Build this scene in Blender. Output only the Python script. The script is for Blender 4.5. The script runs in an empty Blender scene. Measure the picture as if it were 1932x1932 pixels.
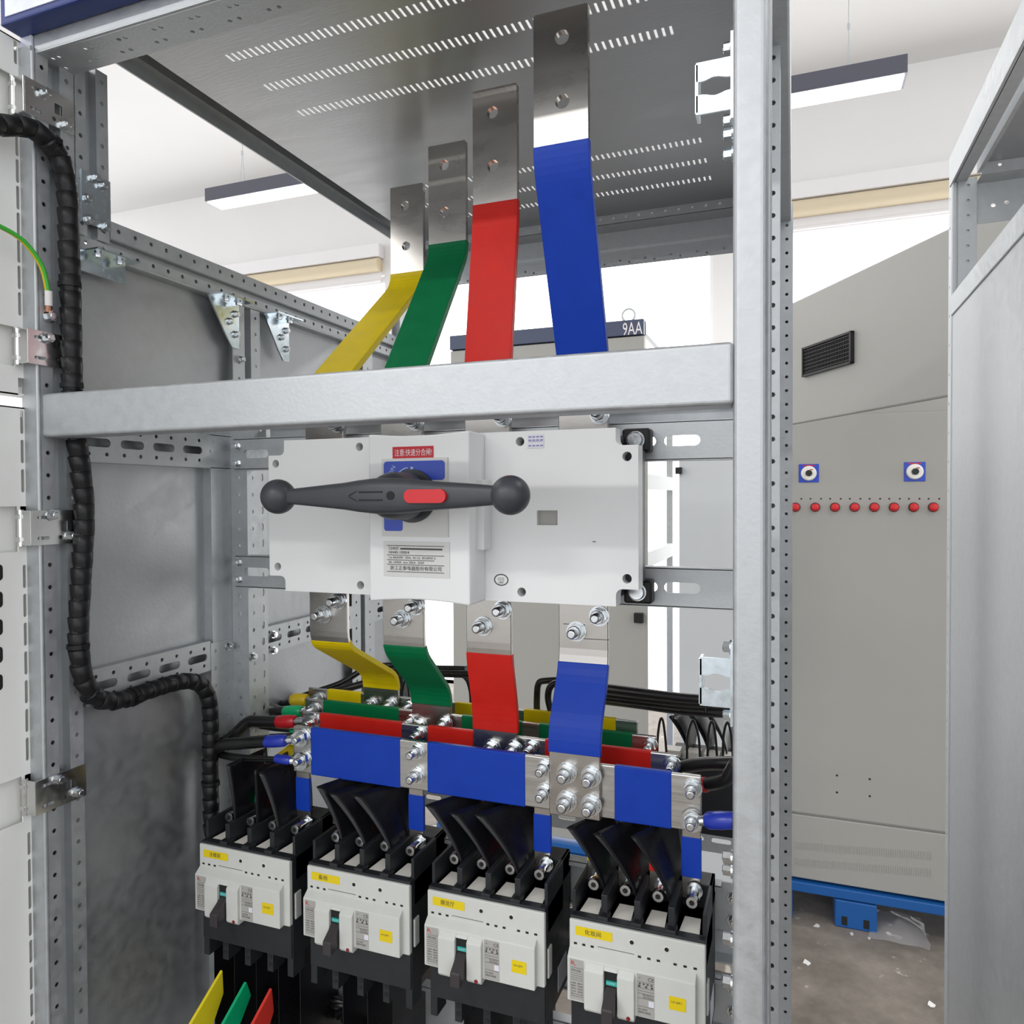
import bpy, bmesh, math, random
from mathutils import Vector, Matrix
from mathutils.geometry import tessellate_polygon
random.seed(7)
scn = bpy.context.scene
col = scn.collection
PI = math.pi

# ------------------------------------------------------------------ camera
H = 1.655                      # eye height above the workshop floor
F = 1404.0                     # focal length in pixels of the 1932 px frame
RX = Vector((0.93535, 0.35368, -0.00494)); RX.normalize()     # camera right, in world (x right, y into cabinet, z up)
UP = Vector((-0.00202, 0.01932, 0.99981))
FW = Vector((-0.35371, 0.93517, -0.01878)); FW.normalize()
UP = RX.cross(FW); UP.normalize(); RX = FW.cross(UP)
cam_d = bpy.data.cameras.new('camera'); cam = bpy.data.objects.new('camera', cam_d); col.objects.link(cam)
cam.matrix_world = Matrix(((RX.x, UP.x, -FW.x, 0), (RX.y, UP.y, -FW.y, 0), (RX.z, UP.z, -FW.z, H), (0, 0, 0, 1)))
cam_d.sensor_width = 36; cam_d.lens = 36 * F / 1932; cam_d.clip_start = .01; cam_d.clip_end = 60
scn.camera = cam

def ray(px, py): return RX * (px - 966) - UP * (py - 966) + FW * F
def at(px, py, d):             # point of the photo on the plane y = d
    r = ray(px, py); p = r * (d / r.y); return Vector((p.x, p.y, p.z + H))
def atX(px, py, X):            # ... on the plane x = X
    r = ray(px, py); p = r * (X / r.x); return Vector((p.x, p.y, p.z + H))
def atZ(px, py, Z):            # ... on the plane z = H + Z
    r = ray(px, py); p = r * (Z / r.z); return Vector((p.x, p.y, p.z + H))
V = Vector

# ------------------------------------------------------------------ materials
def mat(name, c, metal=0.0, rough=.45, noise=0, nscale=60, rvar=0, bump=0, bscale=200, stretch=None, spec=.5, emit=None, trans=0, coat=0, c2=None):
    m = bpy.data.materials.new(name); m.use_nodes = True
    nt = m.node_tree; b = nt.nodes['Principled BSDF']; L = nt.links.new
    b.inputs['Base Color'].default_value = (*c, 1); b.inputs['Metallic'].default_value = metal
    b.inputs['Roughness'].default_value = rough; b.inputs['Specular IOR Level'].default_value = spec
    if coat: b.inputs['Coat Weight'].default_value = coat
    if trans: b.inputs['Transmission Weight'].default_value = trans
    if emit: b.inputs['Emission Color'].default_value = (*emit[0], 1); b.inputs['Emission Strength'].default_value = emit[1]
    if noise or rvar or bump:
        tc = nt.nodes.new('ShaderNodeTexCoord'); src = tc.outputs['Object']
        if stretch:
            mp = nt.nodes.new('ShaderNodeMapping'); mp.inputs['Scale'].default_value = stretch; L(src, mp.inputs['Vector']); src = mp.outputs['Vector']
        n = nt.nodes.new('ShaderNodeTexNoise'); n.inputs['Scale'].default_value = nscale; n.inputs['Detail'].default_value = 5; L(src, n.inputs['Vector'])
        if noise:
            r = nt.nodes.new('ShaderNodeValToRGB'); L(n.outputs['Fac'], r.inputs['Fac'])
            r.color_ramp.elements[0].position = .3; r.color_ramp.elements[1].position = .7
            lo = c2 if c2 else tuple(max(0, x * (1 - noise)) for x in c); hi = c if c2 else tuple(min(1, x * (1 + noise)) for x in c)
            r.color_ramp.elements[0].color = (*lo, 1); r.color_ramp.elements[1].color = (*hi, 1); L(r.outputs['Color'], b.inputs['Base Color'])
        if rvar:
            mr = nt.nodes.new('ShaderNodeMapRange'); L(n.outputs['Fac'], mr.inputs['Value']); mr.inputs['From Min'].default_value = .3; mr.inputs['From Max'].default_value = .7
            mr.inputs['To Min'].default_value = rough - rvar; mr.inputs['To Max'].default_value = rough + rvar; L(mr.outputs['Result'], b.inputs['Roughness'])
        if bump:
            n2 = nt.nodes.new('ShaderNodeTexNoise'); n2.inputs['Scale'].default_value = bscale; n2.inputs['Detail'].default_value = 3; L(src, n2.inputs['Vector'])
            bp = nt.nodes.new('ShaderNodeBump'); bp.inputs['Strength'].default_value = bump; bp.inputs['Distance'].default_value = .001; L(n2.outputs['Fac'], bp.inputs['Height']); L(bp.outputs['Normal'], b.inputs['Normal'])
    return m
M = {}
M['galv'] = mat('galvanised_steel', (.51, .53, .545), .88, .58, .07, 90, .07, .2, 260)
M['galvsheet'] = mat('galvanised_sheet', (.46, .474, .488), 1, .58, .06, 60, .05, .2, 170)
M['roofsheet'] = mat('rolled_zinc_sheet', (.42, .43, .445), 1, .46, .05, 40, .05, .12, 300, stretch=(.15, 1, 1))
M['zinc'] = mat('bright_zinc', (.62, .645, .66), 1, .24, .05, 200, .06)
M['bluezinc'] = mat('blue_zinc_plate', (.66, .74, .79), 1, .24, .05, 120, .05)
M['hinge'] = mat('nickel_plate', (.68, .68, .67), 1, .2, .03, 120, .05)
M['tin'] = mat('tinned_copper', (.43, .41, .385), 1, .28, .05, 18, .03, .012, 160, stretch=(1, 1, 3))
M['tinbus'] = mat('tinned_copper_busbar', (.49, .48, .46), 1, .32, .10, 30, .06, .10, 160, stretch=(.2, 1, 8))
M['copper'] = mat('bare_copper', (.80, .42, .30), 1, .3)
for n, c in dict(blue=(.006, .042, .36), red=(.56, .016, .010), green=(0, .15, .05), yellow=(.68, .51, .002)).items():
    M[n] = mat(n + '_sleeve', c, 0, .42, .05, 40, .05, .08, 300, spec=.2)
M['hsblue'] = mat('blue_heat_shrink', (.015, .035, .36), 0, .3)
M['hsred'] = mat('red_heat_shrink', (.48, .01, .018), 0, .3)
M['hsgreen'] = mat('green_heat_shrink', (0, .36, .13), 0, .3)
M['hsyellow'] = mat('yellow_heat_shrink', (.62, .44, .01), 0, .35)
M['abs'] = mat('light_grey_plastic', (.76, .77, .77), 0, .38, .015, 8)
M['absrim'] = mat('light_grey_plastic_plate', (.62, .62, .605), 0, .4)
M['cover'] = mat('pale_grey_moulding', (.57, .58, .55), 0, .42, .02, 60)
M['lab'] = mat('grey_label_film', (.36, .355, .335), 0, .5)
M['labwhite'] = mat('white_label', (.68, .68, .74), 0, .5)
M['ink'] = mat('dark_print', (.06, .06, .055), 0, .6)
M['inkpurple'] = mat('purple_print', (.20, .18, .42), 0, .6)
M['inkwhite'] = mat('white_print', (.78, .72, .74), 0, .6)
M['inkblue'] = mat('pale_blue_print', (.45, .58, .85), 0, .6)
M['dark'] = mat('charcoal_plastic', (.018, .020, .023), 0, .45, .1, 90, .05, spec=.35)
M['knob'] = mat('slate_grey_plastic', (.042, .046, .054), 0, .42, .06, 60, .04)
M['toggle'] = mat('brown_black_plastic', (.035, .03, .032), 0, .45)
M['black'] = mat('black_plastic', (.006, .006, .007), 0, .4, .1, 60, .08, spec=.35)
M['film'] = mat('black_barrier_film', (.006, .006, .008), 0, .3, .1, 30, .06, spec=.3)
M['cable'] = mat('black_cable_jacket', (.008, .008, .008), 0, .32, .1, 50, .08)
M['hole'] = mat('dark_recess', (.006, .006, .007), 0, .7)
M['ivory'] = mat('ivory_plastic', (.90, .87, .80), 0, .4)
M['redp'] = mat('red_plastic', (.58, .012, .018), 0, .4)
M['dkred'] = mat('dark_red_plastic', (.22, .004, .01), 0, .4)
M['reds'] = mat('red_sticker', (.50, .008, .018), 0, .35)
M['blues'] = mat('blue_dial_print', (.012, .055, .48), 0, .3)
M['yellows'] = mat('yellow_sticker', (.72, .55, .0), 0, .45)
M['teal'] = mat('teal_print', (.02, .38, .30), 0, .5)
M['paint'] = mat('light_grey_powder_coat', (.82, .825, .80), 0, .48, .015, 6, 0, .06, 500)
M['paintw'] = mat('warm_grey_powder_coat', (.34, .336, .311), 0, .5, .015, 3, 0, .06, 500)
M['paintc'] = mat('cool_grey_powder_coat', (.54, .56, .57), 0, .5, .02, 3, 0, .05, 400)
M['navy'] = mat('navy_header_paint', (.035, .05, .10), 0, .4)
M['hblue'] = mat('blue_header_paint', (.012, .03, .17), 0, .32)
M['filmw'] = mat('milky_protective_film', (.72, .75, .86), 0, .35, .1, 40, 0, .9, 60)
M['wall'] = mat('white_wall_paint', (.80, .787, .773), 0, .8, .01, 2)
M['ceil'] = mat('white_ceiling_paint', (.70, .69, .682), 0, .8, .01, 2)
M['frame'] = mat('white_window_frame', (.82, .80, .80), 0, .5)
M['blind'] = mat('cream_roller_blind', (.70, .60, .43), 0, .8)
M['pallet'] = mat('blue_pallet_plastic', (.006, .09, .32), 0, .45)
M['vent'] = mat('black_vent_plastic', (.012, .011, .012), 0, .5)
M['lampcase'] = mat('dark_lamp_housing', (.10, .10, .13), 0, .5)
M['lampface'] = mat('lamp_diffuser', (.9, .9, .9), 0, .5, emit=((1, .985, .97), 16))
M['day'] = mat('daylit_window_glass', (.9, .9, .9), 0, .3, emit=((1, 1, 1), 2.6))
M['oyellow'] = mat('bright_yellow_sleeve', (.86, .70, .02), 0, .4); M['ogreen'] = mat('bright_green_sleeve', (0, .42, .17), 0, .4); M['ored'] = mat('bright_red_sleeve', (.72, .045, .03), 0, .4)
M['gywire'] = mat('green_yellow_insulation', (.05, .42, .04), 0, .35)
M['white'] = mat('white_plastic', (.75, .74, .72), 0, .4)

def concrete():
    m = bpy.data.materials.new('worn_concrete'); m.use_nodes = True; nt = m.node_tree; b = nt.nodes['Principled BSDF']; L = nt.links.new
    tc = nt.nodes.new('ShaderNodeTexCoord')
    a = nt.nodes.new('ShaderNodeTexNoise'); a.inputs['Scale'].default_value = 3.2; a.inputs['Detail'].default_value = 9; a.inputs['Roughness'].default_value = .68; L(tc.outputs['Object'], a.inputs['Vector'])
    r = nt.nodes.new('ShaderNodeValToRGB'); L(a.outputs['Fac'], r.inputs['Fac'])
    e = r.color_ramp.elements; e[0].position = .32; e[0].color = (.085, .070, .057, 1); e[1].position = .70; e[1].color = (.27, .235, .20, 1)
    w = nt.nodes.new('ShaderNodeTexNoise'); w.inputs['Scale'].default_value = 11; w.inputs['Detail'].default_value = 4; L(tc.outputs['Object'], w.inputs['Vector'])
    r2 = nt.nodes.new('ShaderNodeValToRGB'); L(w.outputs['Fac'], r2.inputs['Fac']); r2.color_ramp.elements[0].position = .66; r2.color_ramp.elements[1].position = .71
    mx = nt.nodes.new('ShaderNodeMixRGB'); L(r2.outputs['Color'], mx.inputs['Fac']); L(r.outputs['Color'], mx.inputs['Color1']); mx.inputs['Color2'].default_value = (.45, .42, .38, 1)
    L(mx.outputs['Color'], b.inputs['Base Color']); b.inputs['Roughness'].default_value = .6
    return m
M['concrete'] = concrete()
def clearbag():
    m = bpy.data.materials.new('clear_plastic_film'); m.use_nodes = True; nt = m.node_tree; b = nt.nodes['Principled BSDF']
    b.inputs['Base Color'].default_value = (.8, .8, .82, 1); b.inputs['Roughness'].default_value = .15; b.inputs['Alpha'].default_value = .22
    return m
M['bag'] = clearbag()

# ------------------------------------------------------------------ mesh building
class MB:
    """collects geometry in world coordinates (or in a copied thing's own) for ONE mesh object"""
    def __init__(s): s.v = []; s.f = []; s.sm = []
    def add(s, vs, fs, smooth=False):
        n = len(s.v); s.v += [V(p) for p in vs]
        for f in fs: s.f.append([i + n for i in f]); s.sm.append(smooth)
        return s
    def box(s, x0, x1, y0, y1, z0, z1):
        vs = [(x, y, z) for z in (z0, z1) for y in (y0, y1) for x in (x0, x1)]
        return s.add(vs, [(0, 2, 3, 1), (4, 5, 7, 6), (0, 1, 5, 4), (2, 6, 7, 3), (0, 4, 6, 2), (1, 3, 7, 5)])
    def hexa(s, a, b):          # 4 points a (loop) and 4 points b (the loop behind it)
        return s.add(list(a) + list(b), [(0, 1, 2, 3), (7, 6, 5, 4), (0, 4, 5, 1), (1, 5, 6, 2), (2, 6, 7, 3), (3, 7, 4, 0)])
    def prism(s, poly, vec, smooth=False):     # closed 3-D polygon swept by vec
        n = len(poly); vec = V(vec); p = [V(q) for q in poly]
        return s.add(p + [q + vec for q in p], [tuple(range(n)), tuple(range(2 * n - 1, n - 1, -1))] + [(i, i + n, (i + 1) % n + n, (i + 1) % n) for i in range(n)])
    def plate(s, o, ax, ay, t, outer, holes=()):   # flat plate with real holes; front face at o, thickness t behind it
        ax = V(ax).normalized(); ay = V(ay).normalized(); n = ax.cross(ay); o = V(o)
        loops = [list(outer)] + [list(h) for h in holes]
        tris = tessellate_polygon([[V((x, y, 0)) for x, y in l] for l in loops])
        pts = [p for l in loops for p in l]; N = len(pts)
        fr = [o + ax * x + ay * y for x, y in pts]
        fs = [tuple(t_) for t_ in tris] + [tuple(i + N for i in reversed(t_)) for t_ in tris]
        k = 0
        for l in loops:
            m = len(l)
            for i in range(m): a, b = k + i, k + (i + 1) % m; fs.append((a, b, b + N, a + N))
            k += m
        return s.add(fr + [q - n * t for q in fr], fs)
    def perf(s, o, ax, ay, t, length, width, pitch, hole, start=None):   # a strip along ax punched with a row of holes
        n = max(1, int(round(length / pitch))); p = length / n
        ax = V(ax).normalized(); ay = V(ay).normalized(); o = V(o)
        for i in range(n):
            hs = [[(x + p / 2, y) for x, y in h] for h in hole]
            s.plate(o + ax * (i * p), ax, ay, t, [(0, 0), (p, 0), (p, width), (0, width)], hs)
        return s
    def cyl(s, p0, p1, r0, r1=None, n=16, smooth=True, caps=True):
        r1 = r0 if r1 is None else r1; p0 = V(p0); p1 = V(p1); a = (p1 - p0).normalized()
        u = a.orthogonal().normalized(); w = a.cross(u)
        c = [u * math.cos(2 * PI * i / n) + w * math.sin(2 * PI * i / n) for i in range(n)]
        s.add([p0 + q * r0 for q in c] + [p1 + q * r1 for q in c], [(i, (i + 1) % n, (i + 1) % n + n, i + n) for i in range(n)], smooth)
        if caps: s.add([p0 + q * r0 for q in c], [tuple(range(n - 1, -1, -1))]); s.add([p1 + q * r1 for q in c], [tuple(range(n))])
        return s
    def lathe(s, p, axis, prof, n=24):        # prof: (distance along axis, radius)
        p = V(p); a = V(axis).normalized(); u = a.orthogonal().normalized(); w = a.cross(u); vs = []; fs = []
        for h, r in prof: vs += [p + a * h + (u * math.cos(2 * PI * i / n) + w * math.sin(2 * PI * i / n)) * r for i in range(n)]
        for k in range(len(prof) - 1):
            for i in range(n): fs.append((k * n + i, k * n + (i + 1) % n, (k + 1) * n + (i + 1) % n, (k + 1) * n + i))
        s.add(vs, fs, True)
        s.add(vs[:n], [tuple(range(n - 1, -1, -1))]); return s.add(vs[-n:], [tuple(range(n))])
    def tube(s, path, r, n=10, res=6, closed_ends=True):
        pts = smooth_path(path, res) if res else [V(p) for p in path]
        rr = r if callable(r) else (lambda t: r); m = len(pts); vs = []; fs = []; u = None
        for k, p in enumerate(pts):
            a = (pts[min(k + 1, m - 1)] - pts[max(k - 1, 0)]).normalized()
            u = (a.orthogonal() if u is None else u - a * u.dot(a)).normalized(); w = a.cross(u); q = rr(k / (m - 1))
            vs += [p + (u * math.cos(2 * PI * i / n) + w * math.sin(2 * PI * i / n)) * q for i in range(n)]
        for k in range(m - 1):
            for i in range(n): fs.append((k * n + i, k * n + (i + 1) % n, (k + 1) * n + (i + 1) % n, (k + 1) * n + i))
        s.add(vs, fs, True)
        if closed_ends: s.add(vs[:n], [tuple(range(n - 1, -1, -1))]); s.add(vs[-n:], [tuple(range(n))])
        return s
    def ribbon(s, path, w, t, grow=0):       # flat bar: path in the (y, z) plane at x = path[i][0]; width w along x, thickness t
        m = len(path); P = [V(p) for p in path]; vs = []
        for k in range(m):
            d = (P[min(k + 1, m - 1)] - P[max(k - 1, 0)]); d.x = 0; d.normalize(); n = V((0, -d.z, d.y))
            if n.y > 0: n = -n
            f = P[k] + n * grow; b = P[k] - n * (t + grow); h = V((w / 2 + grow, 0, 0))
            vs += [f - h, f + h, b + h, b - h]
        fs = []
        for k in range(m - 1):
            for i in range(4): fs.append((4 * k + i, 4 * k + (i + 1) % 4, 4 * k + 4 + (i + 1) % 4, 4 * k + 4 + i))
        return s.add(vs, fs + [(3, 2, 1, 0), tuple(4 * (m - 1) + i for i in range(4))])
    def sphere(s, c, r, n=24, m=14, sq=(1, 1, 1)):
        c = V(c); vs = [c + V((0, 0, -r * sq[2]))]
        for j in range(1, m):
            th = PI * j / m - PI / 2
            vs += [c + V((math.cos(th) * math.cos(2 * PI * i / n) * r * sq[0], math.cos(th) * math.sin(2 * PI * i / n) * r * sq[1], math.sin(th) * r * sq[2])) for i in range(n)]
        vs.append(c + V((0, 0, r * sq[2]))); T = len(vs) - 1; fs = []
        for i in range(n):
            fs.append((0, 1 + (i + 1) % n, 1 + i)); fs.append((T, T - n + i, T - n + (i + 1) % n))
            for j in range(m - 2): a = 1 + j * n; fs.append((a + i, a + (i + 1) % n, a + n + (i + 1) % n, a + n + i))
        return s.add(vs, fs, True)
    def merge(s, o): return s.add(o.v, o.f, False)
    def build(s, name, m, parent=None, bevel=0, seg=2, auto=True):
        P = V((0, 0, 0)) if parent is None else ORG.get(parent.name, V((0, 0, 0)))
        if parent is None and s.v:
            lo = [min(p[i] for p in s.v) for i in range(3)]; hi = [max(p[i] for p in s.v) for i in range(3)]
            P = V(((lo[0] + hi[0]) / 2, (lo[1] + hi[1]) / 2, lo[2]))
        me = bpy.data.meshes.new(name); me.from_pydata([p - P for p in s.v], [], s.f); me.update()
        for i, p in enumerate(me.polygons): p.use_smooth = s.sm[i]
        bm = bmesh.new(); bm.from_mesh(me); bmesh.ops.recalc_face_normals(bm, faces=bm.faces)
        bm.to_mesh(me); bm.free()
        o = bpy.data.objects.new(name, me); col.objects.link(o)
        me.materials.append(M[m] if isinstance(m, str) else m)
        if parent is None: o.location = P; ORG[o.name] = P
        else: o.parent = parent; ORG[o.name] = P
        if bevel:
            b = o.modifiers.new('edge', 'BEVEL'); b.width = bevel; b.segments = seg; b.limit_method = 'ANGLE'; b.angle_limit = math.radians(35); b.harden_normals = False
        return o
ORG = {}
def smooth_path(path, res=6):      # Catmull-Rom
    p = [V(q) for q in path]; out = []
    if len(p) < 3: return p
    q = [p[0] * 2 - p[1]] + p + [p[-1] * 2 - p[-2]]
    for i in range(1, len(q) - 2):
        a, b, c, d = q[i - 1], q[i], q[i + 1], q[i + 2]
        for k in range(res):
            t = k / res
            out.append(.5 * (2 * b + (c - a) * t + (2 * a - 5 * b + 4 * c - d) * t * t + (3 * b - a - 3 * c + d) * t ** 3))
    return out + [p[-1]]
def corner(path, r, n=5):           # round the corners of a polyline
    p = [V(q) for q in path]; out = [p[0]]
    for i in range(1, len(p) - 1):
        a = (p[i - 1] - p[i]); b = (p[i + 1] - p[i]); k = min(r, a.length * .45, b.length * .45)
        s, e = p[i] + a.normalized() * k, p[i] + b.normalized() * k
        for j in range(n + 1): t = j / n; out.append(s * (1 - t) ** 2 + p[i] * 2 * t * (1 - t) + e * t * t)
    return out + [p[-1]]
def circ(r, n=10, cx=0, cy=0): return [(cx + r * math.cos(2 * PI * i / n), cy + r * math.sin(2 * PI * i / n)) for i in range(n)]
def slot(w, h, n=5, cx=0, cy=0):    # stadium, w along x
    r = h / 2; a = w / 2 - r
    return [(cx + a + r * math.cos(-PI / 2 + PI * i / n), cy + r * math.sin(-PI / 2 + PI * i / n)) for i in range(n + 1)] + \
           [(cx - a + r * math.cos(PI / 2 + PI * i / n), cy + r * math.sin(PI / 2 + PI * i / n)) for i in range(n + 1)]
def rrect(x0, x1, y0, y1, r, n=4):
    o = []
    for cx, cy, a in ((x1 - r, y0 + r, -PI / 2), (x1 - r, y1 - r, 0), (x0 + r, y1 - r, PI / 2), (x0 + r, y0 + r, PI)):
        o += [(cx + r * math.cos(a + PI / 2 * i / n), cy + r * math.sin(a + PI / 2 * i / n)) for i in range(n + 1)]
    return o
def tag(o, label, cat, group=None, kind=None):
    if label: o['label'] = label
    if cat: o['category'] = cat
    if group: o['group'] = group
    if kind: o['kind'] = kind
    return o
def thing(name, loc, label, cat, group=None):
    o = bpy.data.objects.new(name, None); col.objects.link(o); o.empty_display_size = .02
    o.location = V(loc); ORG[o.name] = V(loc); return tag(o, label, cat, group)
def struct(mb, name, m, label=None): o = mb.build(name, m); tag(o, label, None, None, 'structure'); return o
def copy_tree(o, parent=None):
    c = o.copy(); col.objects.link(c)
    if parent is not None: c.parent = parent; c.matrix_parent_inverse = Matrix()
    for ch in list(KIDS.get(o.name, [])): copy_tree(ch, c)
    return c
KIDS = {}
def index_kids():
    KIDS.clear()
    for o in bpy.data.objects:
        if o.parent: KIDS.setdefault(o.parent.name, []).append(o)
def text(s, size, o, ax, ay, name, m, parent, w=None, align='LEFT'):   # raised lettering lying on a surface
    c = bpy.data.curves.new('lettering', 'FONT'); c.body = s; c.size = size; c.align_x = align; c.align_y = 'CENTER'; c.extrude = 0; c.resolution_u = 2
    t = bpy.data.objects.new('lettering', c); col.objects.link(t)
    me = bpy.data.meshes.new_from_object(t.evaluated_get(bpy.context.evaluated_depsgraph_get()))
    bpy.data.objects.remove(t); bpy.data.curves.remove(c)
    ax = V(ax).normalized(); ay = V(ay).normalized(); n = ax.cross(ay); o = V(o); k = 1
    if w and len(me.vertices):
        xs = [v.co.x for v in me.vertices]; k = w / max(1e-6, max(xs) - min(xs))
    mb = MB(); mb.add([o + ax * v.co.x * k + ay * v.co.y + n * .00015 for v in me.vertices], [tuple(p.vertices) for p in me.polygons])
    bpy.data.meshes.remove(me)
    return mb.build(name, m, parent) if mb.v else None
def bolt(mb, p, d=(0, -1, 0), r=.0085, L=.022, washer=True, ring=0):     # washer, hex nut and threaded end standing out along d
    p = V(p); d = V(d).normalized(); h = 0
    if washer: mb.cyl(p, p + d * .0018, r * 1.18, n=20); h = .0018; mb.cyl(p + d * h, p + d * (h + .0018), r * .92, n=18); h += .0018
    mb.cyl(p + d * h, p + d * (h + r * .8), r * .98, n=6, smooth=False); h += r * .8
    mb.cyl(p + d * h, p + d * (h + .001), r * .82, r * .74, n=12)
    mb.lathe(p + d * h, d, [(0, r * .55)] + [(k * L / 8 , r * (.56 if k % 2 else .50)) for k in range(1, 8)] + [(L * .97, r * .46), (L, r * .36)], 12)
    return mb
def hexscrew(mb, p, d, r=.006, h=.005):       # hexagon-head screw with washer
    p = V(p); d = V(d).normalized()
    mb.cyl(p, p + d * .0015, r * 1.3, n=14); mb.cyl(p + d * .0015, p + d * (.0015 + h), r, n=6, smooth=False)
    mb.cyl(p + d * (.0015 + h), p + d * (.0022 + h), r * .75, r * .6, n=12); return mb
Xp, Yp, Zp = V((1, 0, 0)), V((0, 1, 0)), V((0, 0, 1))
# ------------------------------------------------------------------ our cabinet: frame
def zz(Z): return H + Z
XL, XR = -.78, -.0435          # inner faces of the left and right front posts
frame = thing('switchgear_cabinet', (-.41, .59, 0), 'open galvanised switchgear cabinet around the switch and breakers', 'cabinet')
def h_at(*ys, r=.0028): return [circ(r, 8, 0, y) for y in ys]
def post_side(mb, X, segs, z0, z1, pitch=.025, r=.0026, depth=.012):   # flanges facing +x with a groove between them
    for a, b, kind in segs:
        if kind == 'f': mb.perf((X, a, z1), -Zp, Yp, .0015, z1 - z0, b - a, pitch, h_at((b - a) / 2, r=r))
        elif kind == 'g':
            mb.box(X - depth - .001, X - depth, a, b, z0, z1); mb.box(X - depth, X - .0012, a - .0008, a, z0, z1); mb.box(X - depth, X - .0012, b, b + .0008, z0, z1)
# left front post
m = MB(); post_side(m, XL, [(.589, .6035, 'f'), (.6035, .6175, 'g'), (.6175, .635, 'f')], .04, zz(.492))
m.box(-.803, -.7815, .584, .5885, .04, zz(.498)); m.box(-.803, -.801, .588, .635, .04, zz(.492))
m.cyl((-.7825, .5868, .04), (-.7825, .5868, zz(.492)), .0028, n=12)
m.build('post', 'galv', frame)
# post standing just behind it, seen above the side rail
m = MB(); post_side(m, XL, [(.6365, .6505, 'f'), (.6505, .6645, 'g'), (.6645, .681, 'f')], zz(.312), zz(.515)); m.box(-.803, -.801, .637, .681, zz(.312), zz(.515)); m.box(-.7865, -.785, .6655, .6835, zz(.312), zz(.515))
m.build('post', 'galv', frame)
# right front post
m = MB(); m.box(XR, -.0185, .59, .628, .04, zz(.58)); m.build('post', 'galv', frame, bevel=.005, seg=4)
m = MB(); m.box(-.0335, -.0168, .612, .648, .04, zz(.55)); m.build('post_flange', 'galv', frame, bevel=.001)
# right middle and rear posts
m = MB(); m.perf((-.0145, .885, .04), Zp, -Xp, .0015, zz(.50) - .04, .024, .025, h_at(.0075)); m.box(-.06, -.0150, .905, .935, .04, zz(.5)); m.box(-.0162, -.0150, .887, .905, .04, zz(.5))
m.box(-.052, -.0405, .872, .886, .04, zz(.5)); m.build('post', 'galv', frame)
m = MB(); m.perf((-.0016, 1.45, .04), Zp, -Xp, .0015, zz(.53) - .04, .024, .025, h_at(.0105)); m.box(-.05, -.002, 1.472, 1.49, .04, zz(.53)); m.box(-.0032, -.002, 1.4515, 1.472, .04, zz(.53)); m.box(-.05, -.026, 1.451, 1.472, .04, zz(.53)); m.build('post', 'galv', frame)
# left middle post
m = MB(); m.perf((-.752, .885, .04), Zp, -Xp, .0015, zz(.12) - .04, .028, .025, h_at(.014))
X = -.7505
m.perf((X, .885, zz(.12)), -Zp, Yp, .0015, zz(.12) - .04, .022, .025, h_at(.011)); m.box(X - .001, X, .907, .9095, .04, zz(.12))
m.perf((X - .002, .909, zz(.12)), -Zp, Yp, .0015, zz(.12) + .24, .022, .025, [slot(.0115, .0056, 5, 0, .011)])
m.perf((XL + .001, .84, zz(-.206)), -Zp, Yp, .0015, zz(-.206) - .04, .022, .025, h_at(.008)); m.perf((XL + .001, .862, zz(-.206)), -Zp, Yp, .0015, zz(-.206) - .04, .024, .025, h_at(.010))
m.box(-.803, -.7805, .845, .93, .04, zz(.12))
post_side(m, XL, [(.893, .918, 'f'), (.918, .932, 'g'), (.932, .953, 'f')], zz(.12), zz(.292)); m.box(-.803, -.801, .89, .955, zz(.12), zz(.292))
m.build('post', 'galv', frame)
m = MB(); post_side(m, XL, [(1.205, 1.235, 'f'), (1.235, 1.25, 'g'), (1.25, 1.285, 'f')], .04, zz(.292)); m.box(-.803, -.801, 1.2, 1.285, .04, zz(.292)); m.build('post', 'galv', frame)
m = MB(); post_side(m, XL, [(1.40, 1.43, 'f'), (1.43, 1.445, 'g'), (1.445, 1.475, 'f')], .04, zz(.53)); m.perf((-.752, 1.40, .04), Zp, -Xp, .0015, zz(.5), .028, .025, h_at(.014)); m.box(-.803, -.801, 1.4, 1.475, .04, zz(.53)); m.build('post', 'galv', frame)
# front crossbar
m = MB(); m.box(XL - .0005, XR + .0005, .589, .619, zz(.0702), zz(.1182)); cb = m.build('crossbar', 'galv', frame, bevel=.0035, seg=4)
# top front beam
m = MB()
L = .785
m.perf((-.805, .636, zz(.492)), Xp, -Yp, .0015, L, .046, .05, [circ(.0026, 8, -.008, .013), circ(.0026, 8, .004, .013), circ(.0026, 8, -.008 + .015, .031), circ(.0026, 8, .016, .031)])
m.box(-.805, -.02, .5895, .5915, zz(.4945), zz(.56)); m.cyl((-.805, .5925, zz(.4945)), (-.02, .5925, zz(.4945)), .003, n=12); m.box(-.805, -.02, .6345, .636, zz(.493), zz(.51))
m.box(-.805, -.02, .5915, .635, zz(.556), zz(.56)); m.build('top_beam', 'galv', frame)
# left top channel beside the roof sheet
m = MB(); m.box(-.783, -.7805, .637, 1.45, zz(.538), zz(.585)); m.box(-.783, -.735, .637, 1.45, zz(.583), zz(.586)); m.box(-.737, -.735, .637, 1.45, zz(.542), zz(.585)); m.box(-.7805, -.772, .637, 1.45, zz(.556), zz(.558))
m.build('top_channel', 'galv', frame)
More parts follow.
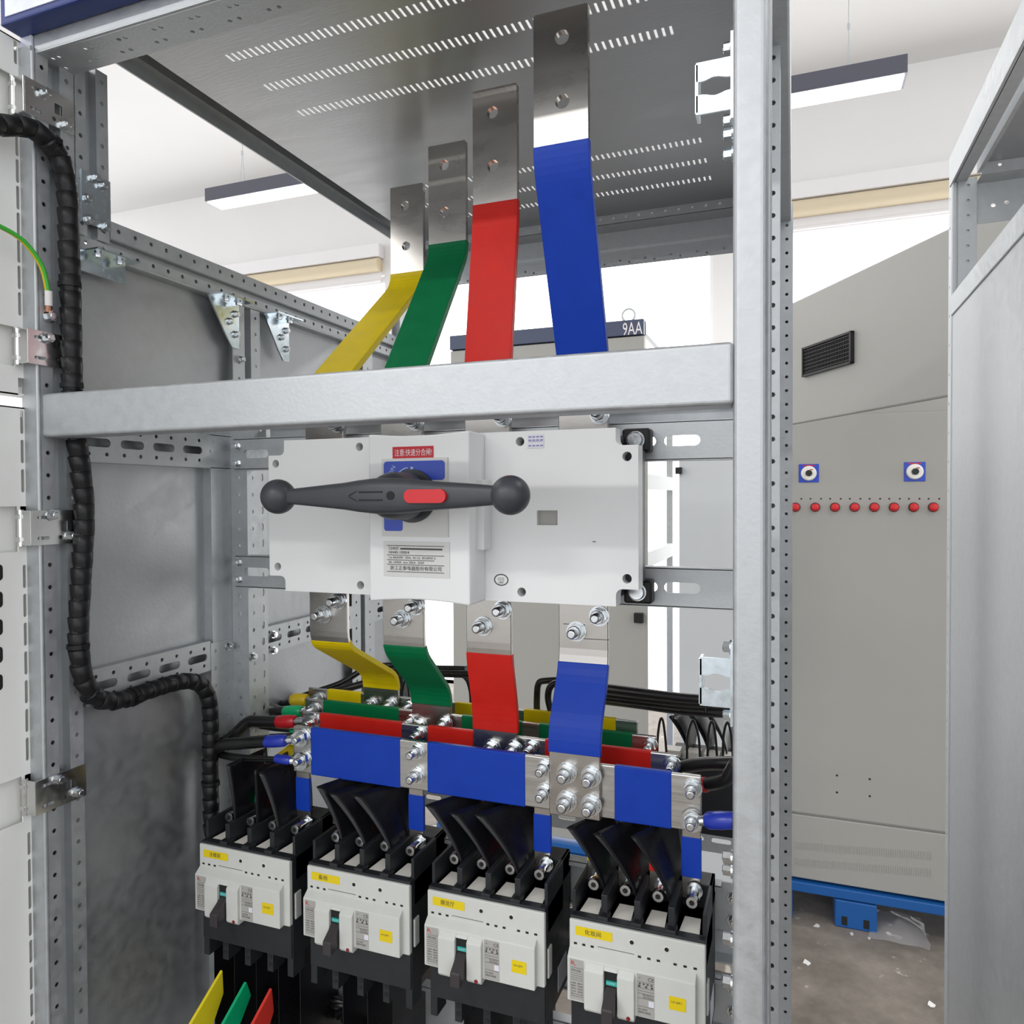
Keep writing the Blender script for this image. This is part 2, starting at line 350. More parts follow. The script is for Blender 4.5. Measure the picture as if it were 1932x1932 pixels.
# rear top beam
m = MB(); m.perf((-.78, 1.41, zz(.523)), Xp, Zp, .0015, .74, .021, .025, h_at(.0105)); m.box(-.78, -.04, 1.41, 1.454, zz(.5225), zz(.524)); m.box(-.78, -.04, 1.4525, 1.454, zz(.47), zz(.523))
m.box(-.78, -.04, 1.4225, 1.424, zz(.524), zz(.556)); m.box(-.78, -.04, 1.4565, 1.458, zz(.4565), zz(.474)); m.perf((-.78, 1.4515, zz(.456)), Xp, Zp, .0015, .74, .014, .05, [circ(.0022, 8, -.008, .009), circ(.0022, 8, .01, .0045)]); m.build('top_beam', 'galv', frame)
# right top side beam
m = MB(); m.box(-.050, -.004, .628, 1.45, zz(.50), zz(.56)); m.build('top_beam', 'galv', frame, bevel=.003)
m = MB(); m.prism([(-.046, .95, zz(.50)), (-.046, 1.40, zz(.50)), (-.046, 1.40, zz(.38))], (.002, 0, 0)); m.build('corner_gusset', 'galv', frame)
# left side rail and its underside lip
m = MB()
m.perf((XL, .682, zz(.3195)), Yp, Zp, .0015, .77, .0205, .025, h_at(.0115)); m.box(-.792, -.791, .682, 1.45, zz(.309), zz(.321)); m.box(-.791, -.781, .682, 1.45, zz(.3185), zz(.3197)); m.box(-.791, -.781, .682, 1.45, zz(.3085), zz(.3097))
m.perf((XL, .636, zz(.2955)), Yp, Zp, .0015, .815, .0140, .025, h_at(.0085)); m.cyl((-.7825, .636, zz(.2955)), (-.7825, 1.45, zz(.2955)), .0028, n=12)
m.box(-.80, -.7825, .636, 1.45, zz(.2925), zz(.294)); m.box(-.803, -.801, .682, 1.45, zz(.294), zz(.340)); m.box(-.7865, -.785, .682, 1.45, zz(.3205), zz(.3425)); m.build('side_rail', 'galv', frame)
# slotted struts across the left side
def strut(y0, y1, z0, z1, X=XL, rows=1):
    m = MB(); h = z1 - z0
    n = max(1, round((y1 - y0) / .05))
    m.perf((X, y0, zz(z0)), Yp, Zp, .0016, y1 - y0, h, .05, [slot(.036, .0105, 5, 0, h * .5)] + [circ(.0026, 8, a, b) for a in (-.0125, .0125) for b in (h * .2, h * .8)])
    m.box(X - .018, X - .0005, y0, y1, zz(z1) - .0005, zz(z1) + .001); m.box(X - .018, X - .0005, y0, y1, zz(z0) - .001, zz(z0) + .0005)
    return m
strut(.635, .886, .046, .092).build('slotted_strut', 'galv', frame); strut(.64, .84, -.244, -.2035).build('slotted_strut', 'galv', frame)
strut(.955, 1.205, -.244, -.2035).build('slotted_strut', 'galv', frame); strut(1.285, 1.40, -.244, -.2035).build('slotted_strut', 'galv', frame)
# rear crossing struts
m = MB(); m.box(-.76, -.045, .950, .952, zz(.078), zz(.113)); m.box(-.76, -.045, .935, .952, zz(.113), zz(.1145)); m.build('cross_strut', 'galv', frame)
m = MB(); m.perf((-.75, 1.43, zz(-.667)), Xp, Zp, .0016, .70, .063, .05, [slot(.036, .0085, 5, 0, .022), circ(.0026, 8, -.012, .047), circ(.0026, 8, .012, .047)]); m.box(-.75, -.05, 1.432, 1.45, zz(-.669), zz(-.667)); m.build('slotted_strut', 'galv', frame)
# base channel
m = MB(); m.box(-.80, -.02, .585, 1.475, 0.0, .04); m.build('base_plinth', 'galv', frame)
# corner bracket with five screws, gussets under the side rail
br = MB().box(-.7800, -.7775, .6415, .681, zz(.326), zz(.3865)).box(-.7775, -.7755, .6405, .6425, zz(.326), zz(.3865)).build('corner_bracket', 'bluezinc', frame)
for p in ((178, 336), (192, 350), (162, 374), (166, 414), (197, 428)):
    q = atX(*p, -.7775); hexscrew(MB(), (-.7775, q.y, q.z), Xp, .0048, .005).build('screw', 'zinc', br)
g = MB(); g.box(-.7795, -.7765, .636, .70, zz(.268), zz(.2925)); g.box(-.7795, -.752, .64, .70, zz(.2905), zz(.2925)); g = g.build('corner_bracket', 'bluezinc', frame)
for y in (.652, .682): hexscrew(MB(), (-.765, y, zz(.2905)), -Zp, .0045, .004).build('screw', 'zinc', g)
def gusset(y0):
    g = MB(); g.prism([(-.7785, y0, zz(.292)), (-.7785, y0 + .062, zz(.292)), (-.7785, y0 + .062, zz(.225)), (-.7785, y0 + .047, zz(.225)), (-.7785, y0 + .035, zz(.24))], (.0025, 0, 0)); g.box(-.778, -.748, y0, y0 + .062, zz(.290), zz(.292))
    o = g.build('corner_bracket', 'bluezinc', frame)
    for y, z in ((y0 + .054, .275), (y0 + .054, .245), (y0 + .042, .262)): hexscrew(MB(), (-.776, y, zz(z)), Xp, .0045, .004).build('screw', 'zinc', o)
    for y in (y0 + .02, y0 + .045): hexscrew(MB(), (-.762, y, zz(.290)), -Zp, .0045, .004).build('screw', 'zinc', o)
gusset(.84); gusset(.958)
hexscrew(MB(), (-.776, .905, zz(.21)), Xp, .0045, .004).build('screw', 'zinc', frame)
# loose screws of the frame
for p in ((432, 1219),): q = atX(*p, -.7785); hexscrew(MB(), (-.779, q.y, q.z), Xp, .0048, .005).build('screw', 'zinc', frame)
for p in ((477, 1239),): q = atX(*p, -.7495); hexscrew(MB(), (-.7503, q.y, q.z), Xp, .0048, .005).build('screw', 'zinc', frame)
for p in ((515, 1197), (515, 1227)): q = atX(*p, -.78); hexscrew(MB(), (-.78, q.y, q.z), Xp, .0048, .005).build('screw', 'zinc', frame)
for Z in (-.245, -.255, -.31, -.345): hexscrew(MB(), (XR - .0005, .606, zz(Z - .04)), -Xp, .0048, .006).build('screw', 'zinc', frame)
for py in (252, 290): hexscrew(MB(), (XR - .0005, .608, at(1382, py, .608).z), -Xp, .0045, .006).build('screw', 'bluezinc', frame)

# roof sheet with three punched rows in front and three behind
m = MB(); y = .640; rows = (.743, .813, .883, 1.167, 1.240, 1.310); zr = zz(.541); hw = .0105; x0, x1 = -.735, -.03; s0, s1 = -.652, -.129
for r_ in rows:
    m.box(x0, x1, y, r_ - hw, zr, zr + .0015); y = r_ + hw
    m.box(x0, s0, r_ - hw, r_ + hw, zr, zr + .0015); m.box(s1, x1, r_ - hw, r_ + hw, zr, zr + .0015)
    m.perf((s0, r_ + hw, zr), Xp, -Yp, .0012, s1 - s0, 2 * hw, .0088, [slot(.0032, .0178, 3, 0, hw) if False else [(-.0016, hw - .0085), (.0016, hw - .0085), (.0016, hw + .0085), (-.0016, hw + .0085)]])
m.box(x0, x1, y, 1.41, zr, zr + .0015)
tag(m.build('roof_sheet', 'roofsheet'), 'grey zinc roof sheet with slotted vent rows above the risers', 'roof panel')

# side sheets
tag(MB().box(-.797, -.7945, .62, .90, .06, zz(.2925)).build('side_panel', 'galvsheet'), 'galvanised side sheet behind the wrapped black harness', 'side panel')
tag(MB().box(-.797, -.7945, .945, 1.47, .06, zz(.2925)).build('side_panel', 'galvsheet'), 'galvanised side sheet deeper in the cabinet behind the yellow riser', 'side panel')

# header with blue edge and milky film
hd = thing('header_sign', (-.41, .575, zz(.51)), 'blue-edged header sign with milky film at the top left corner', 'sign')
MB().box(-.80, -.02, .564, .589, zz(.5105), zz(.63)).build('header_body', 'hblue', hd, bevel=.002)
MB().box(-.79, -.03, .5628, .5642, zz(.5175), zz(.625)).build('header_face', 'filmw', hd)
m = MB(); m.box(-.758, -.7555, .5622, .5628, zz(.532), zz(.556)); m.box(-.739, -.7365, .5622, .5628, zz(.553), zz(.60)); m.box(-.7365, -.722, .5622, .5628, zz(.571), zz(.574)); m.build('letter_strokes', 'lab', hd)
MB().box(-.80, -.783, .5868, .589, zz(.4985), zz(.5105)).build('corner_cap', 'filmw', hd)

# ------------------------------------------------------------------ mounting rails
def mrail(z0, z1, slots, label, screws, d=.8832, x0=-.772, x1=-.05):
    o = thing('mounting_rail', ((x0 + x1) / 2, d, zz(z0)), label, 'mounting rail', None)
    m = MB(); h = z1 - z0
    m.plate((x0, d, zz(z0)), Xp, Zp, .002, [(0, 0), (x1 - x0, 0), (x1 - x0, h), (0, h)], [slot(w, .0125, 5, x - x0, h * .5) if w > .014 else circ(.0058, 12, x - x0, h * .5) for x, w in slots])
    m.box(x0, x1, d, d + .018, zz(z1) - .001, zz(z1) + .001); m.box(x0, x1, d, d + .018, zz(z0) - .001, zz(z0) + .001); m.build('rail', 'galv', o)
    for x, z in screws: hexscrew(MB(), (x, d, zz(z)), -Yp, .0055, .006).build('screw', 'zinc', o)
    return o
sx = at(1287, 831, .885).x
mrail(.044, .0885, [(-.733, .045), (at(1229, 832, .885).x, .011), (sx, .042)], 'galvanised rail carrying the top lugs of the switch', [(-.766, .078), (-.766, .053), (-.0575, .082)])
mrail(-.129, -.0835, [(-.733, .045), (at(1232, 1106, .885).x, .011), (sx, .042)], 'galvanised rail carrying the bottom lugs of the switch', [(-.766, -.093), (-.766, -.118)])

def brail(z0, z1, label, sc, d=.865):
    o = thing('mounting_rail', (-.4, d, zz(z0)), label, 'mounting rail'); m = MB()
    m.box(-.745, -.052, d, d + .002, zz(z0), zz(z1)); m.box(-.745, -.075, d - .012, d + .002, zz(z1) - .001, zz(z1) + .001); m.box(-.745, -.075, d - .012, d - .010, zz(z1) - .006, zz(z1)); m.box(-.745, -.052, d - .004, d + .002, zz(z0) - .001, zz(z0) + .001)
    m.build('rail', 'galvsheet', o)
    for x, z in sc: hexscrew(MB(), (x, d, zz(z)), -Yp, .0055, .006).build('screw', 'zinc', o)
brail(-.492, -.436, 'upper galvanised rail behind the row of breakers', [(-.062, -.452), (-.062, -.478)])
brail(-.60, -.541, 'lower galvanised rail behind the row of breakers', [(-.062, -.556), (-.062, -.582)])
brail(-.70, -.635, 'lowest galvanised rail under the row of breakers', [(-.062, -.66)])
m = MB(); m.perf((-.745, .89, zz(-.532)), Xp, Zp, .0016, .69, .03, .025, [slot(.014, .006, 5, 0, .02)]); m.box(-.745, -.055, .872, .89, zz(-.534), zz(-.532))
tag(m.build('slotted_rail', 'galv'), 'narrow slotted rail in the gap between the breaker rails', 'mounting rail')
# ------------------------------------------------------------------ load-break switch
DS, DC = .79, .745             # front of the wide cover, front of the middle block
sw = thing('load_break_switch', (-.395, .885, zz(-.118)), 'large pale grey load-break switch with a dark two-ball handle', 'switch')
a = at(508, 1000, DS).x; b = at(1204.5, 1000, DS).x; t = .0752; bo = -.1178; nx, nz, r_ = .0245, .019, .007
def notch(cx, cz, sx, sz):
    # concave corner, from the outer side to the top/bottom edge
    return [(cx, cz - sz * nz), (cx + sx * (nx - r_), cz - sz * nz)] + [(cx + sx * (nx - r_ * (1 - math.sin(PI / 8 * i))) , cz - sz * (nz - r_ * (1 - math.cos(PI / 8 * i)))) for i in range(1, 4)] + [(cx + sx * nx, cz - sz * (nz - r_)), (cx + sx * nx, cz)]
outer = notch(a, t, 1, 1) + list(reversed(notch(b, t, -1, 1))) + notch(b, bo, -1, -1) + list(reversed(notch(a, bo, 1, -1)))
outer = list(reversed(outer))
O = V((0, DS, H)); holes = []
for p in ((678, 843), (520, 875), (524, 1069), (680, 1104), (981, 833), (1183, 861), (1183, 1092), (984, 1117)):
    q = at(*p, DS); holes.append(circ(.0052, 14, q.x, q.z - H))
q0 = at(1013, 963, DS); q1 = at(1052, 991, DS); holes.append([(q0.x, q1.z - H), (q1.x, q1.z - H), (q1.x, q0.z - H), (q0.x, q0.z - H)])
m = MB(); m.plate(O, Xp, Zp, .024, outer, holes); m.build('cover', 'abs', sw, bevel=.0012)
MB().box(a + .004, b - .004, DS + .016, DS + .032, zz(bo + .022), zz(t - .022)).build('inner_tray', 'dark', sw)
MB().box(a + .006, b - .006, DS + .0245, .862, zz(bo + .021), zz(t - .021)).box(a + .03, b - .03, DS + .0245, .862, zz(bo + .004), zz(t - .004)).build('base', 'knob', sw, bevel=.001)
m = MB(); m.box(q0.x - .002, q1.x + .002, DS + .006, DS + .008, q1.z - .002, q0.z + .002); m.build('window_pane', 'lab', sw)
# four black lugs with bolts
for (px, py) in ((1201, 831), (1204, 1116)):
    q = at(px, py, .866); s = 1 if px > 900 else -1
    lg = MB().box(q.x - .0165, q.x + .0165, .862, .884, q.z - .014, q.z + .014).build('mounting_lug', 'black', sw, bevel=.003)
    m = MB(); m.cyl(q + V((0, -.004, 0)), q + V((0, -.006, 0)), .0105, n=18); m.lathe(q + V((0, -.006, 0)), -Yp, [(0, .0092), (.005, .0092), (.0062, .008)], 18); m.build('bolt', 'zinc', lg)
# middle block with hollowed top and bottom edges
x0 = at(696, 980, DC).x; x1 = at(885.5, 980, DC).x; n = 12; prof = []
zt, zb = .0742, -.1182
top = [(x0 + (x1 - x0) * i / n, zt - .0035 * math.sin(PI * i / n) * (1 if i < n else 0)) for i in range(n + 1)]
bot = [(x1 - (x1 - x0) * i / n, zb + .004 * math.sin(PI * i / n)) for i in range(n + 1)]
m = MB(); poly = list(reversed(top)) + list(reversed(bot)); m.plate((0, DC, H), Xp, Zp, DS - DC, poly); m.build('middle_block', 'abs', sw, bevel=.002)
MB().box(x1 - .001, x1 + .008, DC + .022, DS, at(912, 1037, .775).z, at(912, 905, .775).z).build('side_rib', 'abs', sw, bevel=.001)
def flat(name, m, p0, p1, d, parent, r=0, t=.0006):
    q0, q1 = at(*p0, d), at(*p1, d); mb = MB()
    if r: mb.plate((0, d - t, 0), Xp, Zp, t, rrect(q0.x, q1.x, q1.z, q0.z, r))
    else: mb.box(q0.x, q1.x, d - t, d, q1.z, q0.z)
    return mb.build(name, m, parent)
st = flat('warning_sticker', 'reds', (741, 843.5), (818, 865.5), DC - .0002, sw)
q = at(779.5, 854.5, DC - .0009); text('注意:快速分合闸!', .0085, q, Xp, Zp, 'lettering', 'inkwhite', st, w=.047, align='CENTER')
dp = flat('dial_plate', 'absrim', (721, 866), (846.5, 1013.5), DC - .0002, sw, t=.0016)
d2 = DC - .0019
q0, q1 = at(724, 871, d2), at(840, 1003, d2); qa = at(759, 906.5, d2)
m = MB(); m.plate((0, d2 - .0003, 0), Xp, Zp, .0003, rrect(q0.x, q1.x, qa.z, q0.z, .004)); m.plate((0, d2 - .0003, 0), Xp, Zp, .0003, rrect(q0.x, qa.x, q1.z, qa.z + .006, .003)); dl = m.build('dial_print', 'blues', dp)
m = MB(); q = at(777, 890, d2 - .0004); m.box(q.x - .0016, q.x + .0016, d2 - .0006, d2 - .0003, q.z - .009, q.z + .0055)
q = at(772, 912, d2 - .0004)
arc = [V((q.x + .0175 * math.cos(A_), d2 - .0006, q.z + .0175 * math.sin(A_))) for A_ in [PI * .95 - k * PI * .43 / 8 for k in range(9)]]
m.tube(arc, lambda t: .0006 + .0012 * max(0, (t - .6)) * 1.6 * (1 - t) * 4 / 1.6 + .0003, 6, 1); m.build('dial_arrow', 'inkblue', dl)
text('合 ON', .0075, at(737, 895, d2 - .0005), V((.45, 0, .9)), V((-.9, 0, .45)), 'lettering', 'inkblue', dl, align='CENTER')
# handle
dh = .68; zh = .0028; xl, xr = at(525, 938, dh).x, at(963, 935, dh).x; xc = (xl + xr) / 2
hn = MB(); N = 20; secs = []
def sec(x, hz, hy, z=zh, y=dh):
    return [V((x, y + hy * math.copysign(abs(math.sin(2 * PI * i / N)) ** .6, math.sin(2 * PI * i / N)), H + z + hz * math.copysign(abs(math.cos(2 * PI * i / N)) ** .6, math.cos(2 * PI * i / N)))) for i in range(N)]
pr = [(xl + .006, .0078, .008), (xl + .02, .0086, .0086), (xl + .05, .0112, .0100), (xl + .09, .0148, .0115), (xc - .03, .0172, .0130), (xc - .012, .0188, .0138), (xc + .012, .0186, .0138), (xc + .03, .0172, .013), (xr - .08, .0146, .0118), (xr - .045, .0122, .0105), (xr - .02, .0100, .0092), (xr - .006, .0090, .0085)]
vs = []
for x, hz, hy in pr: vs += sec(x, hz, hy)
hn.add(vs, [(k * N + i, k * N + (i + 1) % N, (k + 1) * N + (i + 1) % N, (k + 1) * N + i) for k in range(len(pr) - 1) for i in range(N)], True)
hn.lathe((xc - .004, dh + .045, zz(zh)), -Yp, [(0, .0262), (.028, .0255), (.036, .0235), (.043, .0195), (.046, .012)], 36)
hn.cyl((xc - .004, .74, zz(zh)), (xc - .004, DC + .001, zz(zh)), .030, n=36)
hn = hn.build('handle', 'knob', sw)
MB().sphere((xl, dh, zz(zh)), .0193, 32, 20).build('ball_knob', 'knob', hn); MB().sphere((xr, dh, zz(zh)), .0196, 32, 20).build('ball_knob', 'knob', hn)
df = dh - .0132
q0, q1 = at(763, 923.5, df), at(842, 949, df)
MB().plate((0, df - .002, 0), Xp, Zp, .005, rrect(q0.x, q1.x, q1.z, q0.z, (q0.z - q1.z) / 2 - .0001, 8)).build('lock_slide', 'redp', hn, bevel=.0006)
m = MB(); q = at(737, 935, df); m.cyl(q + V((0, .004, 0)), q + V((0, -.0012, 0)), .0045, n=20); m.build('key_hole', 'hole', hn)
m = MB(); q = at(690, 936, df)
for dz in (-.0042, .0042): m.box(q.x - .008, q.x + .020, df - .0012, df + .0016, q.z + dz - .0007, q.z + dz + .0007)
for s in (1, -1): m.add([(q.x - .021, df + .0002, q.z), (q.x - .0205, df + .0002, q.z + s * .0012), (q.x - .008, df + .0004, q.z + s * .0072), (q.x - .008, df + .0004, q.z + s * .0058)], [(0, 1, 2, 3)])
m.build('arrow_mark', 'hole', hn)
# rating plate, approval mark, white test sticker
d3 = DC - .0004
np_ = flat('rating_plate', 'absrim', (724, 1021), (849, 1091), d3 + .0002, sw, t=.0006); d3 -= .0008
m = MB(); q0, q1 = at(730, 1029, d3), at(838, 1082, d3); W = q1.x - q0.x; Hh = q0.z - q1.z
for fz in (0, .36, .545, .72, .99): m.box(q0.x, q1.x - (0.012 if fz in (.545,) else 0), d3 - .0002, d3, q0.z - Hh * fz - .0003, q0.z - Hh * fz + .0003)
m.box(q0.x + W * .24, q1.x - W * .03, d3 - .0002, d3, q0.z - Hh * .145, q0.z - Hh * .085); m.build('plate_lines', 'ink', np_)
def tx(s, fx, fz, size, w=None, par=np_): text(s, size, V((q0.x + W * fx, d3 - .0001, q0.z - Hh * fz)), Xp, Zp, 'lettering', 'ink', par, w=w)
tx('CHNT', .03, .11, .0045, W * .18); tx('NH40-1000/4', .03, .26, .0045, W * .36); tx('Ue 400/690V  50Hz  AC-22  IEC60947-3', .03, .455, .0036, W * .82)
tx('Ith 1000A  Icw 20kA  2020', .03, .635, .0036, W * .62); tx('浙江正泰电器股份有限公司', .05, .86, .0054, W * .9)
d4 = DS - .0004
q = at(945.5, 1094, d4); m = MB(); m.plate(q, Xp, Zp, .0004, [(.0088 * x / 10, .0068 * y / 10) for x, y in circ(10, 28)], [[(.0076 * x / 10, .0056 * y / 10) for x, y in circ(10, 28)]]); mk = m.build('approval_mark', 'ink', sw)
text('CCC', .0045, q + V((0, -.0002, .0008)), Xp, Zp, 'lettering', 'ink', mk, w=.008, align='CENTER'); text('S&E', .003, q + V((0, -.0002, -.003)), Xp, Zp, 'lettering', 'ink', mk, w=.006, align='CENTER')
ws = flat('test_sticker', 'labwhite', (995.5, 820), (1026, 845), d4, sw, t=.0003)
m = MB(); q0, q1 = at(995.5, 820, d4), at(1026, 845, d4); W2 = q1.x - q0.x; H2 = q0.z - q1.z
for r__ in (.18, .42, .56, .82):
    for c in range(4):
        if r__ == .56: continue
        m.box(q0.x + W2 * (.06 + .24 * c), q0.x + W2 * (.06 + .24 * c + .17), d4 - .0006, d4 - .0003, q0.z - H2 * (r__ + .045), q0.z - H2 * (r__ - .045))
m.box(q0.x + W2 * .06, q1.x - W2 * .1, d4 - .0006, d4 - .0003, q0.z - H2 * .53, q0.z - H2 * .51); m.build('sticker_print', 'inkpurple', ws)
q = at(1121, 1022, d4); MB().box(q.x - .0018, q.x + .0018, d4 - .0002, d4 + .0004, q.z - .0004, q.z + .0004).build('scuff_mark', 'ink', sw)

# ------------------------------------------------------------------ flat bars
def flatbar(name, x, path, w, t, label, cat, group, sleeves, colour, bolts, holes=None, bd=.0100, bl=.014, mm='tin', lab2=None):
    """path of (d, Z) points of the bar's front face; sleeves = (first, last) arc positions as fractions of Z"""
    pts = [V((x, d, zz(Z))) for d, Z in path]
    zs = [p.z for p in pts]; o = thing(name, (x, pts[0].y, min(zs)), label, cat, group)
    full = corner(pts, .02, 5)
    MB().ribbon(full, w, t).build('bar', mm, o, bevel=.0008, seg=1) if not holes else holes(o, full)
    for za, zb_ in sleeves:
        sl = clip(full, zz(za), zz(zb_)); MB().ribbon(sl, w, t, .0008).build('insulation_sleeve', colour, o, bevel=.001, seg=2)
    for p in bolts: bolt(MB(), p, r=bd, L=bl).build('bolt', 'zinc', o)
    return o
def clip(path, za, zb_):         # part of a path (monotonic in z) between two heights
    up = path[0].z < path[-1].z; P = path if up else list(reversed(path)); lo, hi = min(za, zb_), max(za, zb_); out = []
    def cut(z):
        for p, q in zip(P, P[1:]):
            if p.z <= z <= q.z and q.z > p.z: return p.lerp(q, (z - p.z) / (q.z - p.z))
        return P[0] if z < P[0].z else P[-1]
    out = [cut(lo)] + [p for p in P if lo + 1e-6 < p.z < hi - 1e-6] + [cut(hi)]
    return out
DV = .85
cols = ('yellow', 'green', 'red', 'blue')
RXs = (-.592, -.4745, -.354, -.2318)
dtop = (1.085, .992, .880, .764); zsl = (.370, .3745, .3745, .3765); ztop = (.511, .518, .518, .5165)
rb = ((638, 801), (786, 796), (950, 788), (1132, 782))
rl = ('yellow-sleeved riser bar, shortest of the four rising to the roof', 'green-sleeved riser bar rising between the yellow and the red one', 'red-sleeved riser bar rising beside the blue one', 'wide blue-sleeved riser bar, tallest in front of the roof vents')
hp = (((764, 388), (766, 464)), ((838, 311), (839, 400)), ((929, 212), (930, 313)), ((1060, 70), (1061, 191)))
for k in range(4):
    x, d = RXs[k], dtop[k]
    def bar_with_holes(o, full, k=k, x=x, d=d):
        # lower bent part plus a flat head with two drilled holes
        zc = zsl[k] - .004; MB().ribbon(clip(full, 0, zz(zc)), .06, .008).build('bar', 'tin', o, bevel=.0008, seg=1)
        hs = []
        for p in hp[k]:
            q = at(*p, d); hs.append(circ(.0075 if k < 3 else .0078, 20, q.x - (x - .03), q.z - zz(zc)))
        h = ztop[k] - zc; hd_ = MB().plate((x - .03, d, zz(zc)), Xp, Zp, .008, [(0, 0), (.06, 0), (.06, h - .0015), (.0585, h), (.0015, h), (0, h - .0015)], hs).build('bar_end', 'tin', o)
        m = MB()
        for c in hs:
            N_ = len(c); m.add([V((x - .03 + u, d + .0003, zz(zc) + v)) for u, v in c] + [V((x - .03 + u, d + .0078, zz(zc) + v)) for u, v in c] , [(i, (i + 1) % N_, (i + 1) % N_ + N_, i + N_) for i in range(N_)], True)
        for i in range(len(m.v)):
            c = None
        m.build('hole_rim', 'copper', hd_)
    flatbar('riser_bar', x, [(DV, .055), (DV, .155), (d, zsl[k] - .018), (d, ztop[k])], .06, .008, rl[k], 'busbar', 'riser bars above the switch', [(.13, zsl[k])], cols[k], [at(*rb[k], DV)], holes=bar_with_holes)

# droppers from the switch down to the horizontal bars
DB = (.991, .934, .876, .816)
dl_ = ('yellow-sleeved dropper bar bent back steeply below the switch', 'green-sleeved dropper bar below the middle of the switch', 'red-sleeved dropper bar hanging straight below the switch', 'light blue-sleeved dropper bar bolted to the front busbar')
bp = (((640, 1133), (612, 1159)), ((786, 1143), (760, 1167)), ((949, 1150), (912, 1181)), ((1131, 1162), (1088, 1191)))
zs0 = (-.1935, -.1915, -.193, -.195); zs1 = (-.2895, -.2885, -.2955, -.2915)
low = (((700, 1330), (737, 1330)), ((792, 1370), (840, 1366)), ((928, 1412), (970, 1414)), ((1070, 1457), (1116, 1464), (1070, 1511), (1116, 1518)))
zend = (-.352, -.352, -.352, -.3635)
for k in range(4):
    x = RXs[k]; d = DB[k] - .0065; z2 = (-.270, -.2695, -.272, -.265)[k]
    flatbar('dropper_bar', x + (.004, .001, .0005, -.0005)[k], [(DV, -.10), (DV, -.199), (d, z2), (d, zend[k])], .06, .006, dl_[k], 'busbar', 'dropper bars below the switch', [(zs0[k], zs1[k])], cols[k],
            [at(*p, DV) for p in bp[k]] + [at(*p, d) for p in low[k]], bd=.0102, bl=.013)

    if k == 3:
        m = MB()
        for a_, b_ in (((1063, 1177), (1104, 1179)), ((1101, 1205), (1149, 1207.5))): p, q = at(*a_, DV), at(*b_, DV); m.hexa([p + V((0, -.0003, -.0004)), q + V((0, -.0003, -.0004)), q + V((0, -.0003, .0004)), p + V((0, -.0003, .0004))], [p + V((0, .001, -.0004)), q + V((0, .001, -.0004)), q + V((0, .001, .0004)), p + V((0, .001, .0004))])
        m.build('scribe_line', 'ink', bpy.data.objects['dropper_bar.003'])
# horizontal busbars, front (blue) to back (yellow)
zb0, zb1 = -.3620, -.3015
def xs(px, py, d): return at(px, py, d).x
bus = {
 'blue': (.816, (553, 1371), (1323, 1467), [(586, 755), (806, 991), (1159, 1267)], [(575, 1386), (577, 1429), (788, 1414), (788, 1461), (1028, 1446), (1028, 1494), (1307, 1486), (1307, 1545)]),
 'red': (.876, (570, 1344), (1278, 1423), [(602.5, 758), (807, 893), (1028, 1228)], [(594, 1358), (792, 1379), (1004, 1405), (1268, 1441)]),
 'green': (.934, (581, 1321), (1238, 1387), [(609.5, 752.5), (871, 985), (1017, 1193)], [(592, 1338), (780, 1357), (1226, 1405)]),
 'yellow': (.991, (588, 1299), (1203, 1361), [(617, 681), (858, 960), (988, 1162)], [(600, 1318), (776, 1328)])}
blab = dict(blue='front horizontal busbar in blue sleeves above the breakers', red='red-sleeved horizontal busbar just behind the blue one', green='green-sleeved horizontal busbar between the red and yellow ones', yellow='yellow-sleeved horizontal busbar at the back of the stack')
for c in cols:
    d, L_, R_, sl, bt = bus[c]
    xa, xb = xs(*L_, d), xs(*R_, d); o = thing('horizontal_busbar', ((xa + xb) / 2, d, zz(zb0)), blab[c], 'busbar', 'horizontal busbars')
    MB().box(xa, xb, d, d + .006, zz(zb0), zz(zb1)).build('bar', 'tinbus', o, bevel=.0012)
    for s0_, s1_ in sl:
        f = lambda px: xs(px, L_[1] + (R_[1] - L_[1]) * (px - L_[0]) / (R_[0] - L_[0]), d)
        MB().box(f(s0_), f(s1_), d - .0009, d + .0069, zz(zb0) - .0009, zz(zb1) + .0009).build('insulation_sleeve', c, o, bevel=.0015, seg=3)
    for p in bt:
        q = at(*p, d); q.z = min(max(q.z, zz(zb0 + .011)), zz(zb1 - .011)); bolt(MB(), q, r=.0088, L=.013).build('bolt', 'zinc', o)
# ------------------------------------------------------------------ moulded-case breakers
BD, BZ = .759, -.4508
BX = [-.7277, -.5594, -.3938, -.2238]
P_ = .0355
proto = thing('circuit_breaker', (BX[0], BD, zz(BZ)), 'x', 'circuit breaker', 'four-pole breakers in a row'); ORG[proto.name] = V((0, 0, 0))
W_ = .142
m = MB()
m.box(0, W_, .0062, .100, -.126, 0); m.box(.001, W_ - .001, .004, .0064, -.126, -.083); m.box(0, W_, .003, .014, -.002, .0028); m.box(0, W_, .013, .070, -.03, 0); m.box(0, W_, .070, .100, 0, .026)
for k in range(5):
    x = k * P_; hw = .0035 if 0 < k < 4 else .002; xc_ = min(max(x, hw), W_ - hw)
    m.box(xc_ - hw, xc_ + hw, .012, .100, -.001, .026)
    if 0 < k < 4: m.box(x - .0058, x + .0058, .0035, .018, -.002, .0065)
    xq = min(max(x, .0045), W_ - .0045); m.box(xq - .0045, xq + .0045, .006, .03, -.150, -.125)
m.build('housing', 'dark', proto, bevel=.0008)
m = MB()
for k in range(1, 4):
    x = k * P_
    for y, z in ((.0075, .0067), (.0142, .0067)): m.cyl((x, y, z - .001), (x, y, z + .0003), .0031, n=12)
    m.cyl((x, .0062, -.131), (x, .0055, -.131), .0030, n=12); m.cyl((x, .0062, -.140), (x, .0055, -.140), .0028, n=12)
